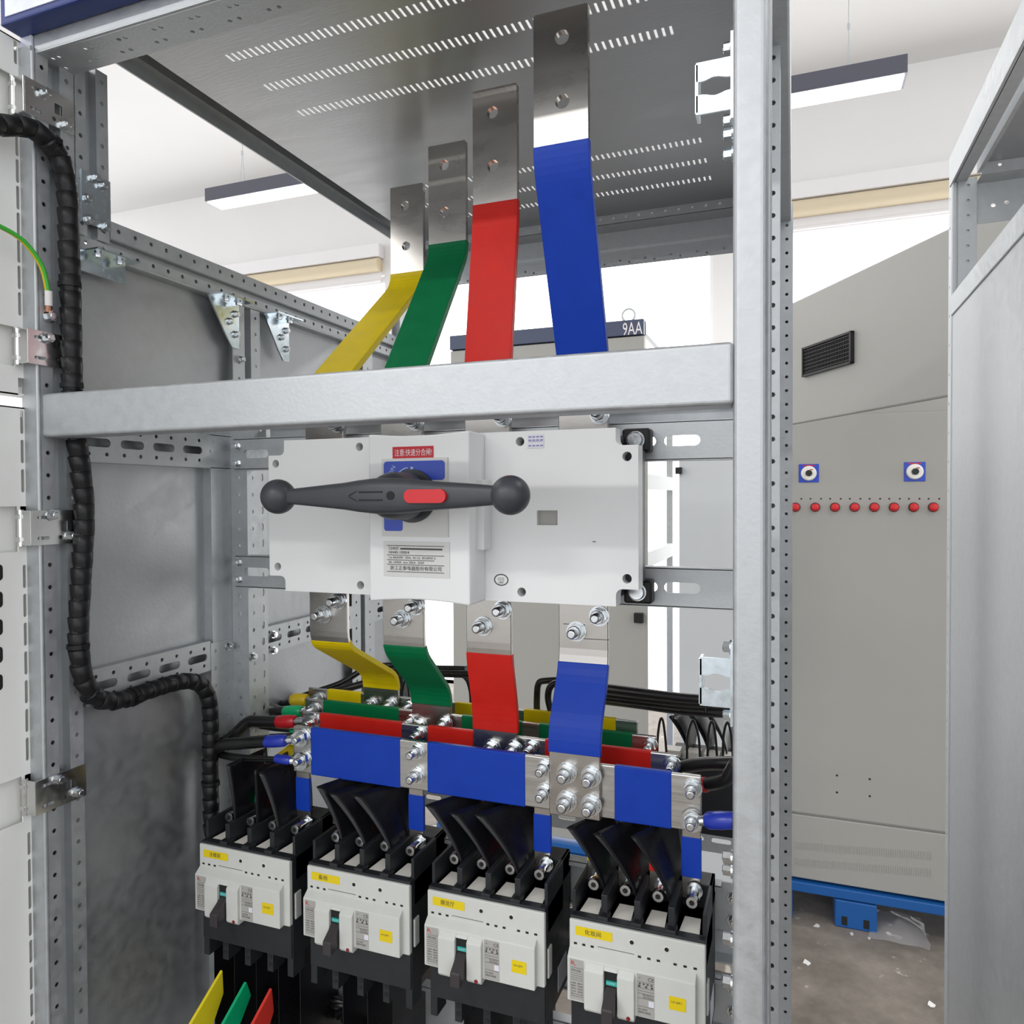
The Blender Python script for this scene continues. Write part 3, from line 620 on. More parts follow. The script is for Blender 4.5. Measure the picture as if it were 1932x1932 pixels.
for x in (.0045, W_ - .0045): m.cyl((x, .008, .002), (x, .008, .0031), .0026, n=12)
m.build('screw_holes', 'hole', proto)
for k in range(4):
    x = k * P_ + P_ / 2
    m = MB(); w0, w1 = .0105, .0085
    pl = [(x - w0 + .004, .0115), (x + w0 - .004, .0115), (x + w0, .0145), (x + w1, .045), (x - w1, .045), (x - w0, .0145)]
    m.prism([(a_, b_, .0002) for a_, b_ in pl], (0, 0, .0016)); m.build('terminal_cover', 'ivory', proto, bevel=.0004)
MB().box(0, W_, 0, .0066, -.0825, 0).build('cover', 'cover', proto, bevel=.0014, seg=3)
m = MB(); m.prism([(0, .001, -.0285), (0, -.0085, -.0360), (0, -.0085, -.0824), (0, .001, -.0824)], (.1335, 0, 0)); m.build('front_step', 'cover', proto, bevel=.001)
m = MB()
for xa, xb in ((.0195, .0405), (.0545, .0725)):
    pf = [(xa, -.008, -.0372), (xa, -.0135, -.0435), (xa, -.0135, -.0845), (xa, -.0105, -.0882), (xa, .0, -.0882)]; m.prism(pf, (xb - xa, 0, 0))
m.prism([(.040, -.008, -.0372), (.040, -.0115, -.0412), (.040, -.008, -.0412)], (.015, 0, 0)); m.build('toggle_guard', 'cover', proto, bevel=.0012)
MB().box(.0403, .0547, -.0090, -.0083, -.0880, -.0405).build('toggle_slot', 'hole', proto)
m = MB(); m.hexa([(.0415, -.0285, -.0705), (.0535, -.0285, -.0705), (.0535, -.0285, -.0865), (.0415, -.0285, -.0865)], [(.0415, -.0085, -.0575), (.0535, -.0085, -.0575), (.0535, -.0085, -.0815), (.0415, -.0085, -.0815)]); m.build('toggle', 'toggle', proto, bevel=.0012)
ti = MB().box(.0425, .0545, -.0104, -.0090, -.0556, -.0512).build('position_flag', 'teal', proto); text('OFF', .0032, V((.0435, -.0105, -.0534)), Xp, Zp, 'lettering', 'inkblue', ti, w=.0085)
MB().box(.1410, .1438, .010, .022, -.078, -.045).build('side_clip', 'cover', proto, bevel=.001)
MB().box(.1415, .1424, .048, .082, -.117, -.088).build('side_label', 'labwhite', proto)
for x in (.0675, .1035): MB().lathe((x, .0006, -.0115), -Yp, [(0, .0030), (.0008, .0027), (.0010, .0022)], 16).build('screw_rim', 'white', proto)
m = MB()
for x in (.0675, .1035): m.cyl((x, .0006, -.0115), (x, -.0008, -.0115), .0022, n=14)
for x in (.0068, .0160, .0252, .0755, .0852, .0950, .1120, .1220, .1320): m.box(x - .0017, x + .0017, -.0003, .001, -.0262, -.0240)
m.box(.031, .070, -.0003, .001, -.0240, -.0236); m.build('cover_holes', 'hole', proto)
m = MB(); m.cyl((.0665, -.0130, -.0836), (.0665, -.0138, -.0836), .0022, n=14); m.build('trip_button', 'dkred', proto, )
yl = -.0087
lb = MB().box(.0028, .0180, yl, -.008, -.0806, -.0372).build('rating_label', 'lab', proto)
text('R', .0060, V((.0038, yl - .0001, -.0415)), Xp, Zp, 'logo', 'redp', lb, w=.0042); MB().box(.0083, .0091, yl - .0003, yl, -.0441, -.0433).build('logo', 'redp', lb)
text('CM3-250L', .0036, V((.0042, yl - .0001, -.0490)), Xp, Zp, 'lettering', 'ink', lb, w=.0112)
m = MB()
for z in (-.0460, -.0520, -.0543, -.0566, -.0589, -.0765): m.box(.0042, .0170, yl - .0002, yl, z - .00012, z + .00012)
m.build('label_lines', 'ink', lb)
for i, (s1, s2) in enumerate((('Ui 800V', '8kV'), ('400V', '50kA'), ('50Hz', '35kA'), ('Cat.A', '250A'), ('In', '2.5'))):
    z = -.0625 - i * .0029; text(s1, .0025, V((.0042, yl - .0001, z)), Xp, Zp, 'lettering', 'ink', lb, w=.0056); text(s2, .0025, V((.0114, yl - .0001, z)), Xp, Zp, 'lettering', 'ink', lb, w=.0054)
rl_ = MB().box(.0745, .0925, yl, -.008, -.0812, -.0375).build('circuit_label', 'lab', proto)
m = MB()
for z in (-.0455, -.0515, -.0545, -.0572, -.0622, -.0705): m.box(.0755, .0918, yl - .0002, yl, z - .00012, z + .00012)
for x in (.0775, .0815, .0855, .0895): m.box(x - .0009, x + .0009, yl - .0002, yl, -.0480, -.0464)
for x in (.0770, .0840, .0900): m.box(x - .0011, x + .0011, yl - .0002, yl, -.0508, -.0488)
m.build('label_lines', 'ink', rl_)
text('CE', .0055, V((.0855, yl - .0001, -.0417)), Xp, Zp, 'lettering', 'ink', rl_, w=.0062); text('o', .003, V((.0765, yl - .0001, -.041)), Xp, Zp, 'lettering', 'ink', rl_)
for i, s1 in enumerate(('IEC60947-2', 'GB14048.2')): text(s1, .0022, V((.0805, yl - .0001, -.0585 - i * .0023)), Xp, Zp, 'lettering', 'ink', rl_, w=.011)
for i, s1 in enumerate(('No.2004', '常熟开关制造')): text(s1, .0026, V((.0758, yl - .0001, -.0735 - i * .0032)), Xp, Zp, 'lettering', 'ink', rl_, w=.0125 if i else .009)
MB().box(.0865, .0920, yl - .0002, yl, -.0696, -.0635).build('label_patch', 'labwhite', rl_)
s1_ = MB().box(.107, .1240, yl - .0002, -.008, -.0665, -.0530).build('phase_sticker', 'yellows', proto, ); text('1A-QF1', .0030, V((.1085, yl - .0004, -.0583)), Xp, Zp, 'lettering', 'ink', s1_, w=.0105)
MB().box(.0070, .0470, -.0004, .001, -.0158, -.0062).build('name_sticker', 'yellows', proto)
for k in range(4):                      # terminal screws standing out in front of the straps
    x = k * P_ + P_ / 2; m = MB(); p = V((x, .062, .0225))
    m.cyl(p, p - Yp * .002, .0085, n=18); m.cyl(p - Yp * .002, p - Yp * .0048, .0072, n=18); m.cyl(p - Yp * .0048, p - Yp * .020, .0048, n=14); m.lathe(p - Yp * .020, -Yp, [(0, .0066), (.0065, .0066), (.0075, .0058)], 18)
    sc = m.build('terminal_screw', 'zinc', proto); MB().cyl(p - Yp * .0272, p - Yp * .0277, .0031, n=6, smooth=False).build('socket', 'hole', sc)
for k in (1, 2, 3):                      # barrier films hanging below
    x = k * P_; m = MB(); m.box(x - .0005, x + .0005, .022, .150, -.34, -.10); m.build('barrier_film', 'film', proto)
index_kids()
brk = [proto] + [copy_tree(proto) for _ in range(3)]
blb = ['leftmost breaker, above the yellow, green and red outgoing bars', 'second breaker from the left, next to the one with outgoing colour bars', 'third breaker from the left, under the long middle blue sleeve', 'rightmost and nearest breaker with all four terminal screws visible']
tops = [((427, 1443), (480, 1453), (487, 1457)), ((597, 1484), (618, 1495), (663, 1499)), ((802, 1519), (847, 1533), (894, 1536)), ((1069, 1561), (1119, 1573), (1190, 1578))]
for i, o in enumerate(brk):
    o.location = (BX[i], BD, zz(BZ)); o['label'] = blb[i]; ORG[o.name] = V((0, 0, 0))
    text(('主楼层', '备用', '展览厅', '化妆间')[i], .0062, V((.017, -.0006, -.0112)), Xp, Zp, 'lettering', 'ink', o, w=(.0175, .0125, .0175, .0175)[i])
    for k in (1, 2, 3):
        x0 = k * P_; q = at(*tops[i][k - 1], BD + .026) - o.location; h = q.z; bx = q.x - x0; m = MB(); n = 14; vs = []
        nc_ = 8
        for j in range(n + 1):
            s = j / n; ya, yb = .026, .096 - .004 * s; z = .004 + (h - .004) * s
            for c_ in range(nc_ + 1):
                t = c_ / nc_; vs.append((x0 + bx * s ** 1.7 * (1 - .92 * t ** 1.1) + .003 * math.sin(PI * s) * t, ya + (yb - ya) * t, z + .004 * s * t))
        fs = [(j * (nc_ + 1) + c_, j * (nc_ + 1) + c_ + 1, (j + 1) * (nc_ + 1) + c_ + 1, (j + 1) * (nc_ + 1) + c_) for j in range(n) for c_ in range(nc_)]
        m.add(vs, fs, True); pb = m.build('phase_barrier', 'film', o); sd = pb.modifiers.new('sheet', 'SOLIDIFY'); sd.thickness = .0009; sd.offset = 0

# straps from the horizontal bars down to the breaker terminals
def strap(i, k, x):
    c = cols[k]; d = (.998, .941, .883, .8235)[k]
    o = thing('feed_strap', (x, .8235, zz(-.437)), f'narrow {c} feed strap down to the {("leftmost", "second", "third", "rightmost")[i]} breaker', 'busbar', 'feed straps to the breakers')
    full = corner([V((x, d, zz(-.303))), V((x, d, zz(-.372))), V((x, .8235, zz(-.402))), V((x, .8235, zz(-.440)))], .012, 4) if k < 3 else [V((x, d, zz(-.303))), V((x, d, zz(-.440)))]
    MB().ribbon(full, .020, .004).build('bar', 'tin', o, bevel=.0005, seg=1)
    MB().ribbon(clip(full, zz(-.372), zz(-.4165)), .020, .004, .0007).build('insulation_sleeve', c, o, bevel=.0008)
nx_ = [at(571, 1500, .8235).x, at(785, 1530, .8235).x, at(1023, 1570, .8235).x, at(1304, 1600, .8235).x]
for i in range(4):
    for k in range(4): strap(i, k, nx_[i] - (3 - k) * P_ * 1.0)

# coloured bars leaving the leftmost breaker
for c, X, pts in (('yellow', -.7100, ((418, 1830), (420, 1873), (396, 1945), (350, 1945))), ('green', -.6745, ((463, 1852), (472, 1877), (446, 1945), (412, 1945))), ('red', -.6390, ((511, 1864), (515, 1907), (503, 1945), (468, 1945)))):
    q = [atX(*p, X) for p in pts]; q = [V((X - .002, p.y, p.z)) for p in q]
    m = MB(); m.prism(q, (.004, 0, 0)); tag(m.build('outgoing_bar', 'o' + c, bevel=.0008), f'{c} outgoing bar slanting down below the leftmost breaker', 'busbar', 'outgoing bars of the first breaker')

# ------------------------------------------------------------------ cables with lugs
def cable(name, path, r, label, sleeve=None, lug=None, group=None, sc=None, cat='cable'):
    pts = [at(px, py, d) for px, py, d in path]; o = thing(name, pts[0], label, cat, group)
    MB().tube(pts, r, 12, 8).build('jacket', 'cable', o)
    if sleeve:
        a_, b_ = at(*sleeve[0]), at(*sleeve[1]); R_ = sleeve[2]; ax = (b_ - a_); L_ = ax.length
        MB().lathe(a_, ax, [(0, R_ * .80), (L_ * .08, R_ * .96), (L_ * .5, R_), (L_ * .9, R_ * .93), (L_, R_ * .75)], 18).build('heat_shrink_sleeve', sc, o)
    if lug:
        p, e = at(*lug[0]), at(*lug[1]); m = MB(); m.cyl(e, e.lerp(p, .55), .0052, n=14); m.cyl(p + Yp * .0015, p - Yp * .0012, .0115, n=20)
        m.add([e.lerp(p, .45) + V((0, -.001, .006)), e.lerp(p, .45) + V((0, -.001, -.006)), p + V((0, -.001, -.0105)), p + V((0, -.001, .0105)), e.lerp(p, .45) + V((0, .0015, .006)), e.lerp(p, .45) + V((0, .0015, -.006)), p + V((0, .0015, -.0105)), p + V((0, .0015, .0105))], [(0, 1, 2, 3), (7, 6, 5, 4), (0, 4, 5, 1), (1, 5, 6, 2), (2, 6, 7, 3), (3, 7, 4, 0)])
        m.build('cable_lug', 'zinc', o)
    return o
cable('power_cable', [(398, 1420, .842), (420, 1406, .82), (460, 1402, .808), (505, 1398, .806)], .0082, 'thick black cable ending in the blue sleeve at the front busbar', ((500, 1399, .806), (540, 1397, .806), .0085), ((566, 1393, .812), (536, 1397, .808)), sc='hsblue')
o = cable('control_cable', [(402, 1418, .846), (440, 1428, .82), (520, 1431, .808)], .0028, 'bundle of thin black wires in the lower blue sleeve', ((520, 1431, .808), (549, 1435, .808), .0062), ((566, 1437, .812), (547, 1435, .809)), sc='hsblue')
for dz in (4, -4):
    MB().tube([at(402, 1420 + dz, .846), at(445, 1429 + dz, .82), at(522, 1433 + dz * .5, .809)], .0024, 8).build('jacket', 'cable', o)
cable('power_cable', [(405, 1418, .85), (440, 1388, .86), (468, 1363, .868), (490, 1361, .87), (525, 1362, .871)], .0085, 'thick black cable ending in the red sleeve', ((523, 1362, .871), (558, 1361, .871), .0096), ((588, 1360, .873), (556, 1361, .871)), sc='hsred')
cable('power_cable', [(470, 1362, .90), (495, 1345, .93), (508, 1336, .945), (525, 1342, .932), (538, 1343, .929)], .0085, 'thick black cable ending in the bright green sleeve', ((536, 1343, .929), (570, 1342, .929), .0092), ((590, 1341, .931), (568, 1342, .929)), sc='hsgreen')
cable('power_cable', [(500, 1360, 1.02), (520, 1335, 1.03), (545, 1325, 1.0), (556, 1321, .987)], .007, 'black cable ending in the yellow cap at the rear busbar', ((551, 1320, .986), (580, 1321, .986), .0105), ((598, 1320, .988), (578, 1321, .986)), sc='hsyellow')
cable('control_cable', [(430, 1400, .88), (470, 1372, .91), (520, 1376, .90), (552, 1379, .88)], .0030, 'thin black wire with a green tip under the red-sleeved cable', ((548, 1378, .88), (556, 1380, .88), .0034), None, sc='hsgreen')
cable('control_cable', [(428, 1402, .87), (455, 1385, .90), (470, 1392, .93), (510, 1388, .95), (560, 1386, .97)], .0030, 'thin black wire looping back behind the blue sleeve', None)
cable('control_cable', [(420, 1398, .85), (450, 1375, .93), (520, 1350, 1.0), (560, 1318, 1.05), (640, 1290, 1.08), (690, 1262, 1.10), (745, 1255, 1.12), (800, 1260, 1.10), (880, 1262, 1.08)], .0052, 'upper black wire bundle rising behind the yellow dropper')
cable('control_cable', [(424, 1402, .85), (460, 1378, .93), (530, 1345, 1.0), (575, 1318, 1.05), (650, 1300, 1.06), (700, 1285, 1.08), (740, 1268, 1.1), (800, 1270, 1.09), (890, 1272, 1.07)], .0062, 'lower black wire bundle rising behind the yellow dropper')
cable('power_cable', [(780, 1272, 1.12), (850, 1270, 1.10), (878, 1275, 1.09), (890, 1300, 1.09), (893, 1345, 1.09)], .0058, 'black cable arching down behind the red dropper')
cable('power_cable', [(1013, 1345, 1.02), (1013, 1315, 1.02), (1016, 1290, 1.02), (1030, 1284, 1.02), (1075, 1285, 1.02), (1150, 1302, 1.01)], .0048, 'outer black cable arching up left of the blue dropper')
cable('power_cable', [(1040, 1345, 1.0), (1034, 1315, 1.0), (1040, 1294, 1.0), (1060, 1288, 1.0), (1110, 1292, 1.0), (1160, 1308, 1.0)], .0048, 'inner black cable arching up left of the blue dropper')
bd_ = thing('wire_bundle', at(1270, 1325, 1.0), 'thick black wire bundle crossing behind the blue dropper to the right post', 'cable')
for k, (a_, b_) in enumerate(((0, 0), (9, 6), (16, 14), (4, 22), (22, 24))): MB().tube([at(1110, 1295 + a_, .99 + .008 * k), at(1200, 1306 + a_, .985 + .008 * k), at(1300, 1318 + (a_ + b_) / 2, .97 + .006 * k), at(1400, 1322 + b_, .95 + .005 * k)], .0065, 10).build('wire', 'cable', bd_)
MB().tube([at(1330, 1305, .96), at(1332, 1345, .955)], .002, 8, 0).build('tie', 'black', bd_)
cable('power_cable', [(1280, 1449, .90), (1320, 1442, .885), (1360, 1440, .87), (1400, 1441, .86)], .0078, 'thick black cable from the red busbar end to the right post')
cable('power_cable', [(1325, 1480, .86), (1345, 1478, .85), (1368, 1471, .84), (1378, 1458, .835), (1388, 1440, .83)], .0075, 'black cable with red tape curling up at the right post', ((1326, 1481, .8585), (1335, 1480, .8545), .0085), None, sc='hsred')
cable('power_cable', [(1384, 1548, .80), (1395, 1551, .80), (1402, 1560, .81)], .0085, 'cable in a blue sleeve at the right end of the front busbar', ((1333, 1548, .812), (1388, 1548, .801), .0095), ((1305, 1550, .8095), (1336, 1548, .8115)), sc='hsblue')
# small outgoing device row seen behind the right post, with film barriers and looping wires
rbk = thing('rear_breaker', at(1330, 1445, 1.2), 'dark breaker deeper in the cabinet with thin looping wires', 'circuit breaker')
xa, xb = at(1262, 1440, 1.2).x, at(1400, 1440, 1.2).x; zt_ = at(1330, 1432, 1.2).z
MB().box(xa, xb, 1.2, 1.28, zt_ - .12, zt_ - .004).build('housing', 'dark', rbk, bevel=.001)
for k, px in enumerate((1268, 1306, 1342, 1378)):
    p = at(px, 1431, 1.2); m = MB(); m.box(p.x - .012, p.x + .012, 1.205, 1.23, zt_ - .006, zt_ + .006); m.build('terminal_cover', 'ivory', rbk)
for k, (px, tx_, tp) in enumerate(((1300, 1262, 1352), (1338, 1296, 1345), (1372, 1330, 1345))):
    p0, p1 = at(px, 1436, 1.215), at(tx_, tp, 1.215); m = MB(); n = 10; nc_ = 6; vs = []
    for j in range(n + 1):
        s_ = j / n
        for c_ in range(nc_ + 1): t = c_ / nc_; vs.append((p0.x + (p1.x - p0.x) * s_ ** 1.8 * (1 - .9 * t) + .004 * math.sin(PI * s_) * t, 1.215 + .08 * t, p0.z + (p1.z - p0.z) * s_))
    m.add(vs, [(j * (nc_ + 1) + c_, j * (nc_ + 1) + c_ + 1, (j + 1) * (nc_ + 1) + c_ + 1, (j + 1) * (nc_ + 1) + c_) for j in range(n) for c_ in range(nc_)], True)
    pb = m.build('phase_barrier', 'film', rbk); sd = pb.modifiers.new('sheet', 'SOLIDIFY'); sd.thickness = .0012; sd.offset = 0
for k, (l, t_, r__) in enumerate(((1240, 1345, 1255), (1296, 1348, 1318), (1335, 1350, 1350), (1364, 1352, 1380))):
    cable('thin_wire', [(l, 1432, 1.16), (l + 1, 1390, 1.16), ((l + r__) / 2 - 2, t_ + 14, 1.16), ((l + r__) / 2 + 3, t_ + 14, 1.16), (r__, 1390, 1.16), (r__ + 3, 1430, 1.16)], .0019, f'thin black wire arch, {("leftmost of four", "second of four", "third of four", "rightmost of four")[k]} beside the right post', group='thin wire arches')
for k, (l, t_, r__) in enumerate(((757, 1284, 772), (1148, 1310, 1165))):
    cable('thin_wire', [(l, 1325, 1.13), (l + 3, 1300, 1.13), ((l + r__) / 2, t_, 1.13), (r__ - 2, 1296, 1.13), (r__ + 1, 1330, 1.13)], .0018, ('thin black wire hoop between the yellow and green droppers', 'thin black wire hoop right of the blue dropper')[k])
# dark tangle under the second breaker
for k in range(7):
    x = 600 + 14 * k + random.uniform(-8, 8); cable('control_cable', [(x - 30, 1890 + 6 * k, .86), (x, 1872 + 8 * k, .85), (x + 40, 1885 + 7 * k, .86), (x + 75, 1915 + 5 * k, .87), (x + 90, 1950, .87)], .0034, 'one of the loose black wires tangled below the second breaker', group='tangled black wires')
for k in (0, 4):
    x = (0.002, .140)[k == 4]; MB().box(x - .0005, x + .0005, .022, .150, -.34, -.10).build('barrier_film', 'film', brk[0])
# ------------------------------------------------------------------ wrapped harness
hp_ = [(-30, 236), (0, 236), (60, 242), (108, 288), (126, 360), (129, 450), (133, 600), (136, 740), (144, 830), (158, 960), (152, 1090), (147, 1200), (156, 1280), (182, 1318), (225, 1322), (290, 1300), (350, 1285), (382, 1295), (396, 1335), (396, 1420), (398, 1530), (400, 1600)]
pts = smooth_path([atX(px, py, -.7665) for px, py in hp_], 10)
hs_ = thing('wire_harness', pts[-1], 'thick spiral-wrapped black harness down the left posts', 'cable')
m = MB(); m.tube(pts, .0085, 12, 0); m.build('inner_wires', 'cable', hs_)
# overlapping wrap turns
acc = [0]
for p, q in zip(pts, pts[1:]): acc.append(acc[-1] + (q - p).length)
def along(s):
    s = min(max(s, 0), acc[-1])
    for i in range(len(acc) - 1):
        if acc[i + 1] >= s: return pts[i].lerp(pts[i + 1], (s - acc[i]) / max(1e-9, acc[i + 1] - acc[i]))
m = MB(); s = 0; st_ = .0185; k = 0
while s < acc[-1] - .02:
    a_, b_ = along(s), along(s + st_ * 1.04); ax = (b_ - a_).normalized(); tilt = V((0.0, .18, .0)) if k % 2 else V((0, .1, .05)); ax2 = (ax + tilt * .6).normalized()
    L_ = (b_ - a_).length; m.lathe(a_, ax2, [(0, .0100), (.0006, .0112), (L_ * .6, .0107), (L_, .0098)], 16); s += st_; k += 1
m.build('spiral_wrap', 'black', hs_)
for f in ((121, 250), (131, 545), (137, 722), (147, 1217), (172, 1312), (250, 1312), (394, 1475)):
    q = atX(*f, -.7665); i = min(range(len(pts)), key=lambda j: (pts[j] - q).length); i = min(max(i, 1), len(pts) - 2); ax = (pts[i + 1] - pts[i - 1]).normalized()
    t_ = MB(); t_.cyl(pts[i] - ax * .0024, pts[i] + ax * .0024, .0121, n=18); t_.box(pts[i].x + .0095, pts[i].x + .0145, pts[i].y - .003, pts[i].y + .003, pts[i].z - .003, pts[i].z + .003); t_.build('cable_tie', 'black', hs_)

# earth wire
ew = thing('earth_wire', atX(90, 595, -.777), 'green and yellow earth wire bolted to the left post', 'wire')
ep = [atX(-25, 420, -.775), atX(0, 427, -.775), atX(45, 455, -.772), atX(78, 500, -.771), atX(90, 545, -.772), atX(92, 572, -.773)]
MB().tube(ep, .0024, 10, 8).build('insulation', 'gywire', ew)
MB().tube([p + V((-.0009, -.0012, -.0006)) for p in ep], .00175, 8, 8).build('yellow_stripe', 'hsyellow', ew)
MB().tube([atX(91.5, 549, -.7725), atX(92, 577, -.774)], .0040, 12, 0).build('marker_sleeve', 'white', ew)
MB().tube([atX(92, 576, -.774), atX(92, 588, -.776)], .0034, 12, 0).build('crimp', 'copper', ew)
q = atX(91, 597, -.78); hexscrew(MB(), (-.7795, q.y, q.z), Xp, .0058, .007).build('screw', 'zinc', ew)

# ------------------------------------------------------------------ hinges and left doors
def hinge(z0, z1, y1, label, sc, notchy=True):
    h = z1 - z0; X = -.7775
    L_ = y1 - .5745
    hl = [slot(.0145, .0035, 5, .013, h * .20), slot(.0145, .0035, 5, .013, h * .80), circ(.0025, 10, .0335, h * .2), rrect(.0345, .0435, h * .38, h * .68, .001, 2)]
    m = MB(); m.plate((X, .5745, zz(z0)), Yp, Zp, .0022, [(0, 0), (L_, 0), (L_, h), (0, h)], hl); o = m.build('hinge', 'hinge', frame)
    m = MB(); m.box(-.795, X, .5725, .5748, zz(z0), zz(z1)); m.cyl((-.7945, .5735, zz(z0) - .001), (-.7945, .5735, zz(z1) + .001), .0032, n=14); m.box(-.7985, -.792, .570, .5725, zz(z0) + .004, zz(z0) + .009); m.box(-.7985, -.792, .570, .5725, zz(z1) - .009, zz(z1) - .004); m.build('knuckle', 'hinge', o, bevel=.0006)
    for p in sc:
        q = atX(*p, X); hexscrew(MB(), (X, q.y, q.z), Xp, .0050, .006).build('screw', 'zinc', o)
hinge(.4205, .459, .6335, 'topmost hinge on the left post, above the harness', [(83, 176), (122, 236)])
hinge(.1495, .1870, .6335, 'second hinge from the top, below the earth wire screw', [(88, 638)])
hinge(-.0495, -.0112, .6335, 'third hinge from the top, beside the third slot gap', [(97, 972), (132, 1011)])
hinge(-.347, -.3095, .6355, 'lowest hinge, left of the leftmost breaker', [(108, 1470), (145, 1495)])
def door(z0, z1, label, notches):
    X = -.80; y0, y1 = .20, .5925; t = .0015; m = MB(); ns = sorted(notches)
    m.box(X - t, X, y0, .30, zz(z0), zz(z1)); m.box(X - t, X, .5745, .5775, zz(z0), zz(z1)); m.box(X - t, X, .5850, y1, zz(z0), zz(z1)); zc = z0
    for a_, b_ in ns + [(z1, z1)]:
        m.box(X - t, X, .30, .5745, zz(zc), zz(a_)); za, zb_ = (zc if zc == z0 else zc + .012), (a_ if a_ == z1 else a_ - .012)
        if zc != z0: m.box(X - t, X, .5775, .5850, zz(zc - .012 - (b_ - a_) * 0), zz(za))
        if zb_ - za > .02: m.perf((X, .5775, zz(zb_)), -Zp, Yp, t, zb_ - za, .0075, .0305, [[(u, v + .00375) for u, v in slot(.0262, .0042, 4)]])
        if a_ != z1: m.box(X - t, X, .5775, .5850, zz(a_ - .012), zz(b_))
        zc = b_
    m.box(X - .02, X, y0, y1 - .003, zz(z1) - t, zz(z1)); m.box(X - .02, X, y0, y1 - .003, zz(z0), zz(z0) + t); o = m.build('door', 'paint', frame)
    MB().box(X - .022, X - .020, y0, y1 + .004, zz(z0), zz(z1)).build('door_skin', 'paint', o)
    for a_, b_ in notches: MB().box(X - .012, X - .0105, .29, .579, zz(a_) - .006, zz(b_) + .006).build('notch_plate', 'paint', o)
    MB().box(X - .007, X - .0055, .5770, .5855, zz(z0) + .01, zz(z1) - .01).build('slot_shade_strip', 'lab', o)  # grey strip added behind the slots, standing in for the shade inside the door
    if z0 < -1:
        for py in (1000, 1080, 1131, 1183, 1235, 1287):
            if py < 1060: continue
            q = atX(1, py, X); MB().plate((X + .0004, q.y - .006, q.z), Yp, Zp, .0006, slot(.0186, .0085, 5) and [(v + .0045, u) for u, v in slot(.0175, .0075, 5)][::-1]).build('cable_slot', 'hole', o)
    return o
door(.1165, .507, 'upper light grey door opened at the left edge, beside the topmost hinge', [(.1475, .1905), (.4185, .4655)])
door(-1.50, .1030, 'lower light grey door opened at the left edge, below the earth wire', [(-.0565, -.0065), (-.357, -.306)])

# ------------------------------------------------------------------ catch brackets on the right post
def catch(p0, p1, label, flip):
    d = .632; q0, q1 = at(*p0, d), at(*p1, d); o = thing('latch_bracket', (q1.x, d, q1.z), label, 'bracket'); x0, x1, z0, z1 = q0.x, XR - .001, q1.z, q0.z; h = z1 - z0
    MB().box(x1 - .0022, x1, d - .02, d + .012, z0 - .012, z1 + .014).build('base_plate', 'bluezinc', o)
    for k, (a_, b_) in enumerate(((z0, z0 + h * .37), (z1 - h * .37, z1))):
        m = MB(); n = 12; w = x1 - x0; vs = []
        for j in range(n + 1):
            s = j / n; wave = .0022 * (1 - math.cos(2 * PI * min(max((s - .15) / .7, 0), 1))) / 2
            za, zb_ = (a_, b_ - wave) if k == 0 else (a_ + wave, b_)
            vs += [(x0 + w * s, d - .010, za), (x0 + w * s, d - .010, zb_), (x0 + w * s, d - .008, zb_), (x0 + w * s, d - .008, za)]
        m.add(vs, [(4 * j + a2, 4 * j + (a2 + 1) % 4, 4 * j + 4 + (a2 + 1) % 4, 4 * j + 4 + a2) for j in range(n) for a2 in range(4)] + [(0, 1, 2, 3), (4 * n + 3, 4 * n + 2, 4 * n + 1, 4 * n)]); m.build('clip_arm', 'bluezinc', o)
    MB().box(x0 - .001, x0 + .0018, d - .010, d + .008, z0 + .001, z1 - .001).build('clip_back', 'bluezinc', o, bevel=.0004)
    for zq in ((z1 + .009, z0 - .007)): hexscrew(MB(), (x1 - .002, d - .006, zq), -Xp, .0048, .005).build('screw', 'bluezinc', o)
catch((1316, 132), (1316, 228), 'upper zinc latch bracket on the right front post near the roof', 0)
catch((1323, 1235), (1323, 1325), 'lower zinc latch bracket on the right front post beside the wires', 1)

# ------------------------------------------------------------------ neighbouring cabinet on the right
XN = .25
nb = thing('neighbour_cabinet', (.65, 1.0, 0), 'galvanised neighbouring cabinet at the right edge of the view', 'cabinet')
MB().box(XN, XN + .002, .35, 1.462, .10, zz(.305)).build('side_panel', 'galvsheet', nb)
m = MB(); m.perf((XN + .034, 1.44, zz(.53)), -Zp, -Xp, .0015, .9, .026, .025, h_at(.012)) if False else m.perf((XN + .034, 1.44, zz(-.30)), Zp, -Xp, .0015, .83, .027, .025, h_at(.0125))
m.perf((XN - .001, 1.445, .05), Zp, Yp, .0015, zz(.53) - .05, .022, .05, h_at(.016)); m.box(XN - .0005, XN + .004, 1.44, 1.475, .05, zz(.535)); m.box(XN, XN + .035, 1.4425, 1.475, .05, zz(.53)); m.build('rear_post', 'galv', nb)
m = MB(); m.box(XN - .002, XN + .002, .35, 1.44, zz(.305), zz(.337)); m.cyl((XN - .0005, .35, zz(.305)), (XN - .0005, 1.44, zz(.305)), .0025, n=10); m.box(XN, XN + .035, .35, 1.44, zz(.335), zz(.338)); m.build('side_rail', 'galv', nb)
m = MB(); m.box(XN - .003, XN + .003, .35, 1.46, zz(.525), zz(.575)); m.box(XN, XN + .02, .35, 1.46, zz(.525), zz(.528)); m.build('top_beam', 'galv', nb, bevel=.001)
MB().box(XN + .035, XN + .9, .35, 1.42, zz(.540), zz(.5415)).build('roof_sheet', 'roofsheet', nb)
MB().box(XN + .03, XN + .036, .35, 1.42, zz(.528), zz(.555)).build('roof_channel', 'galv', nb)
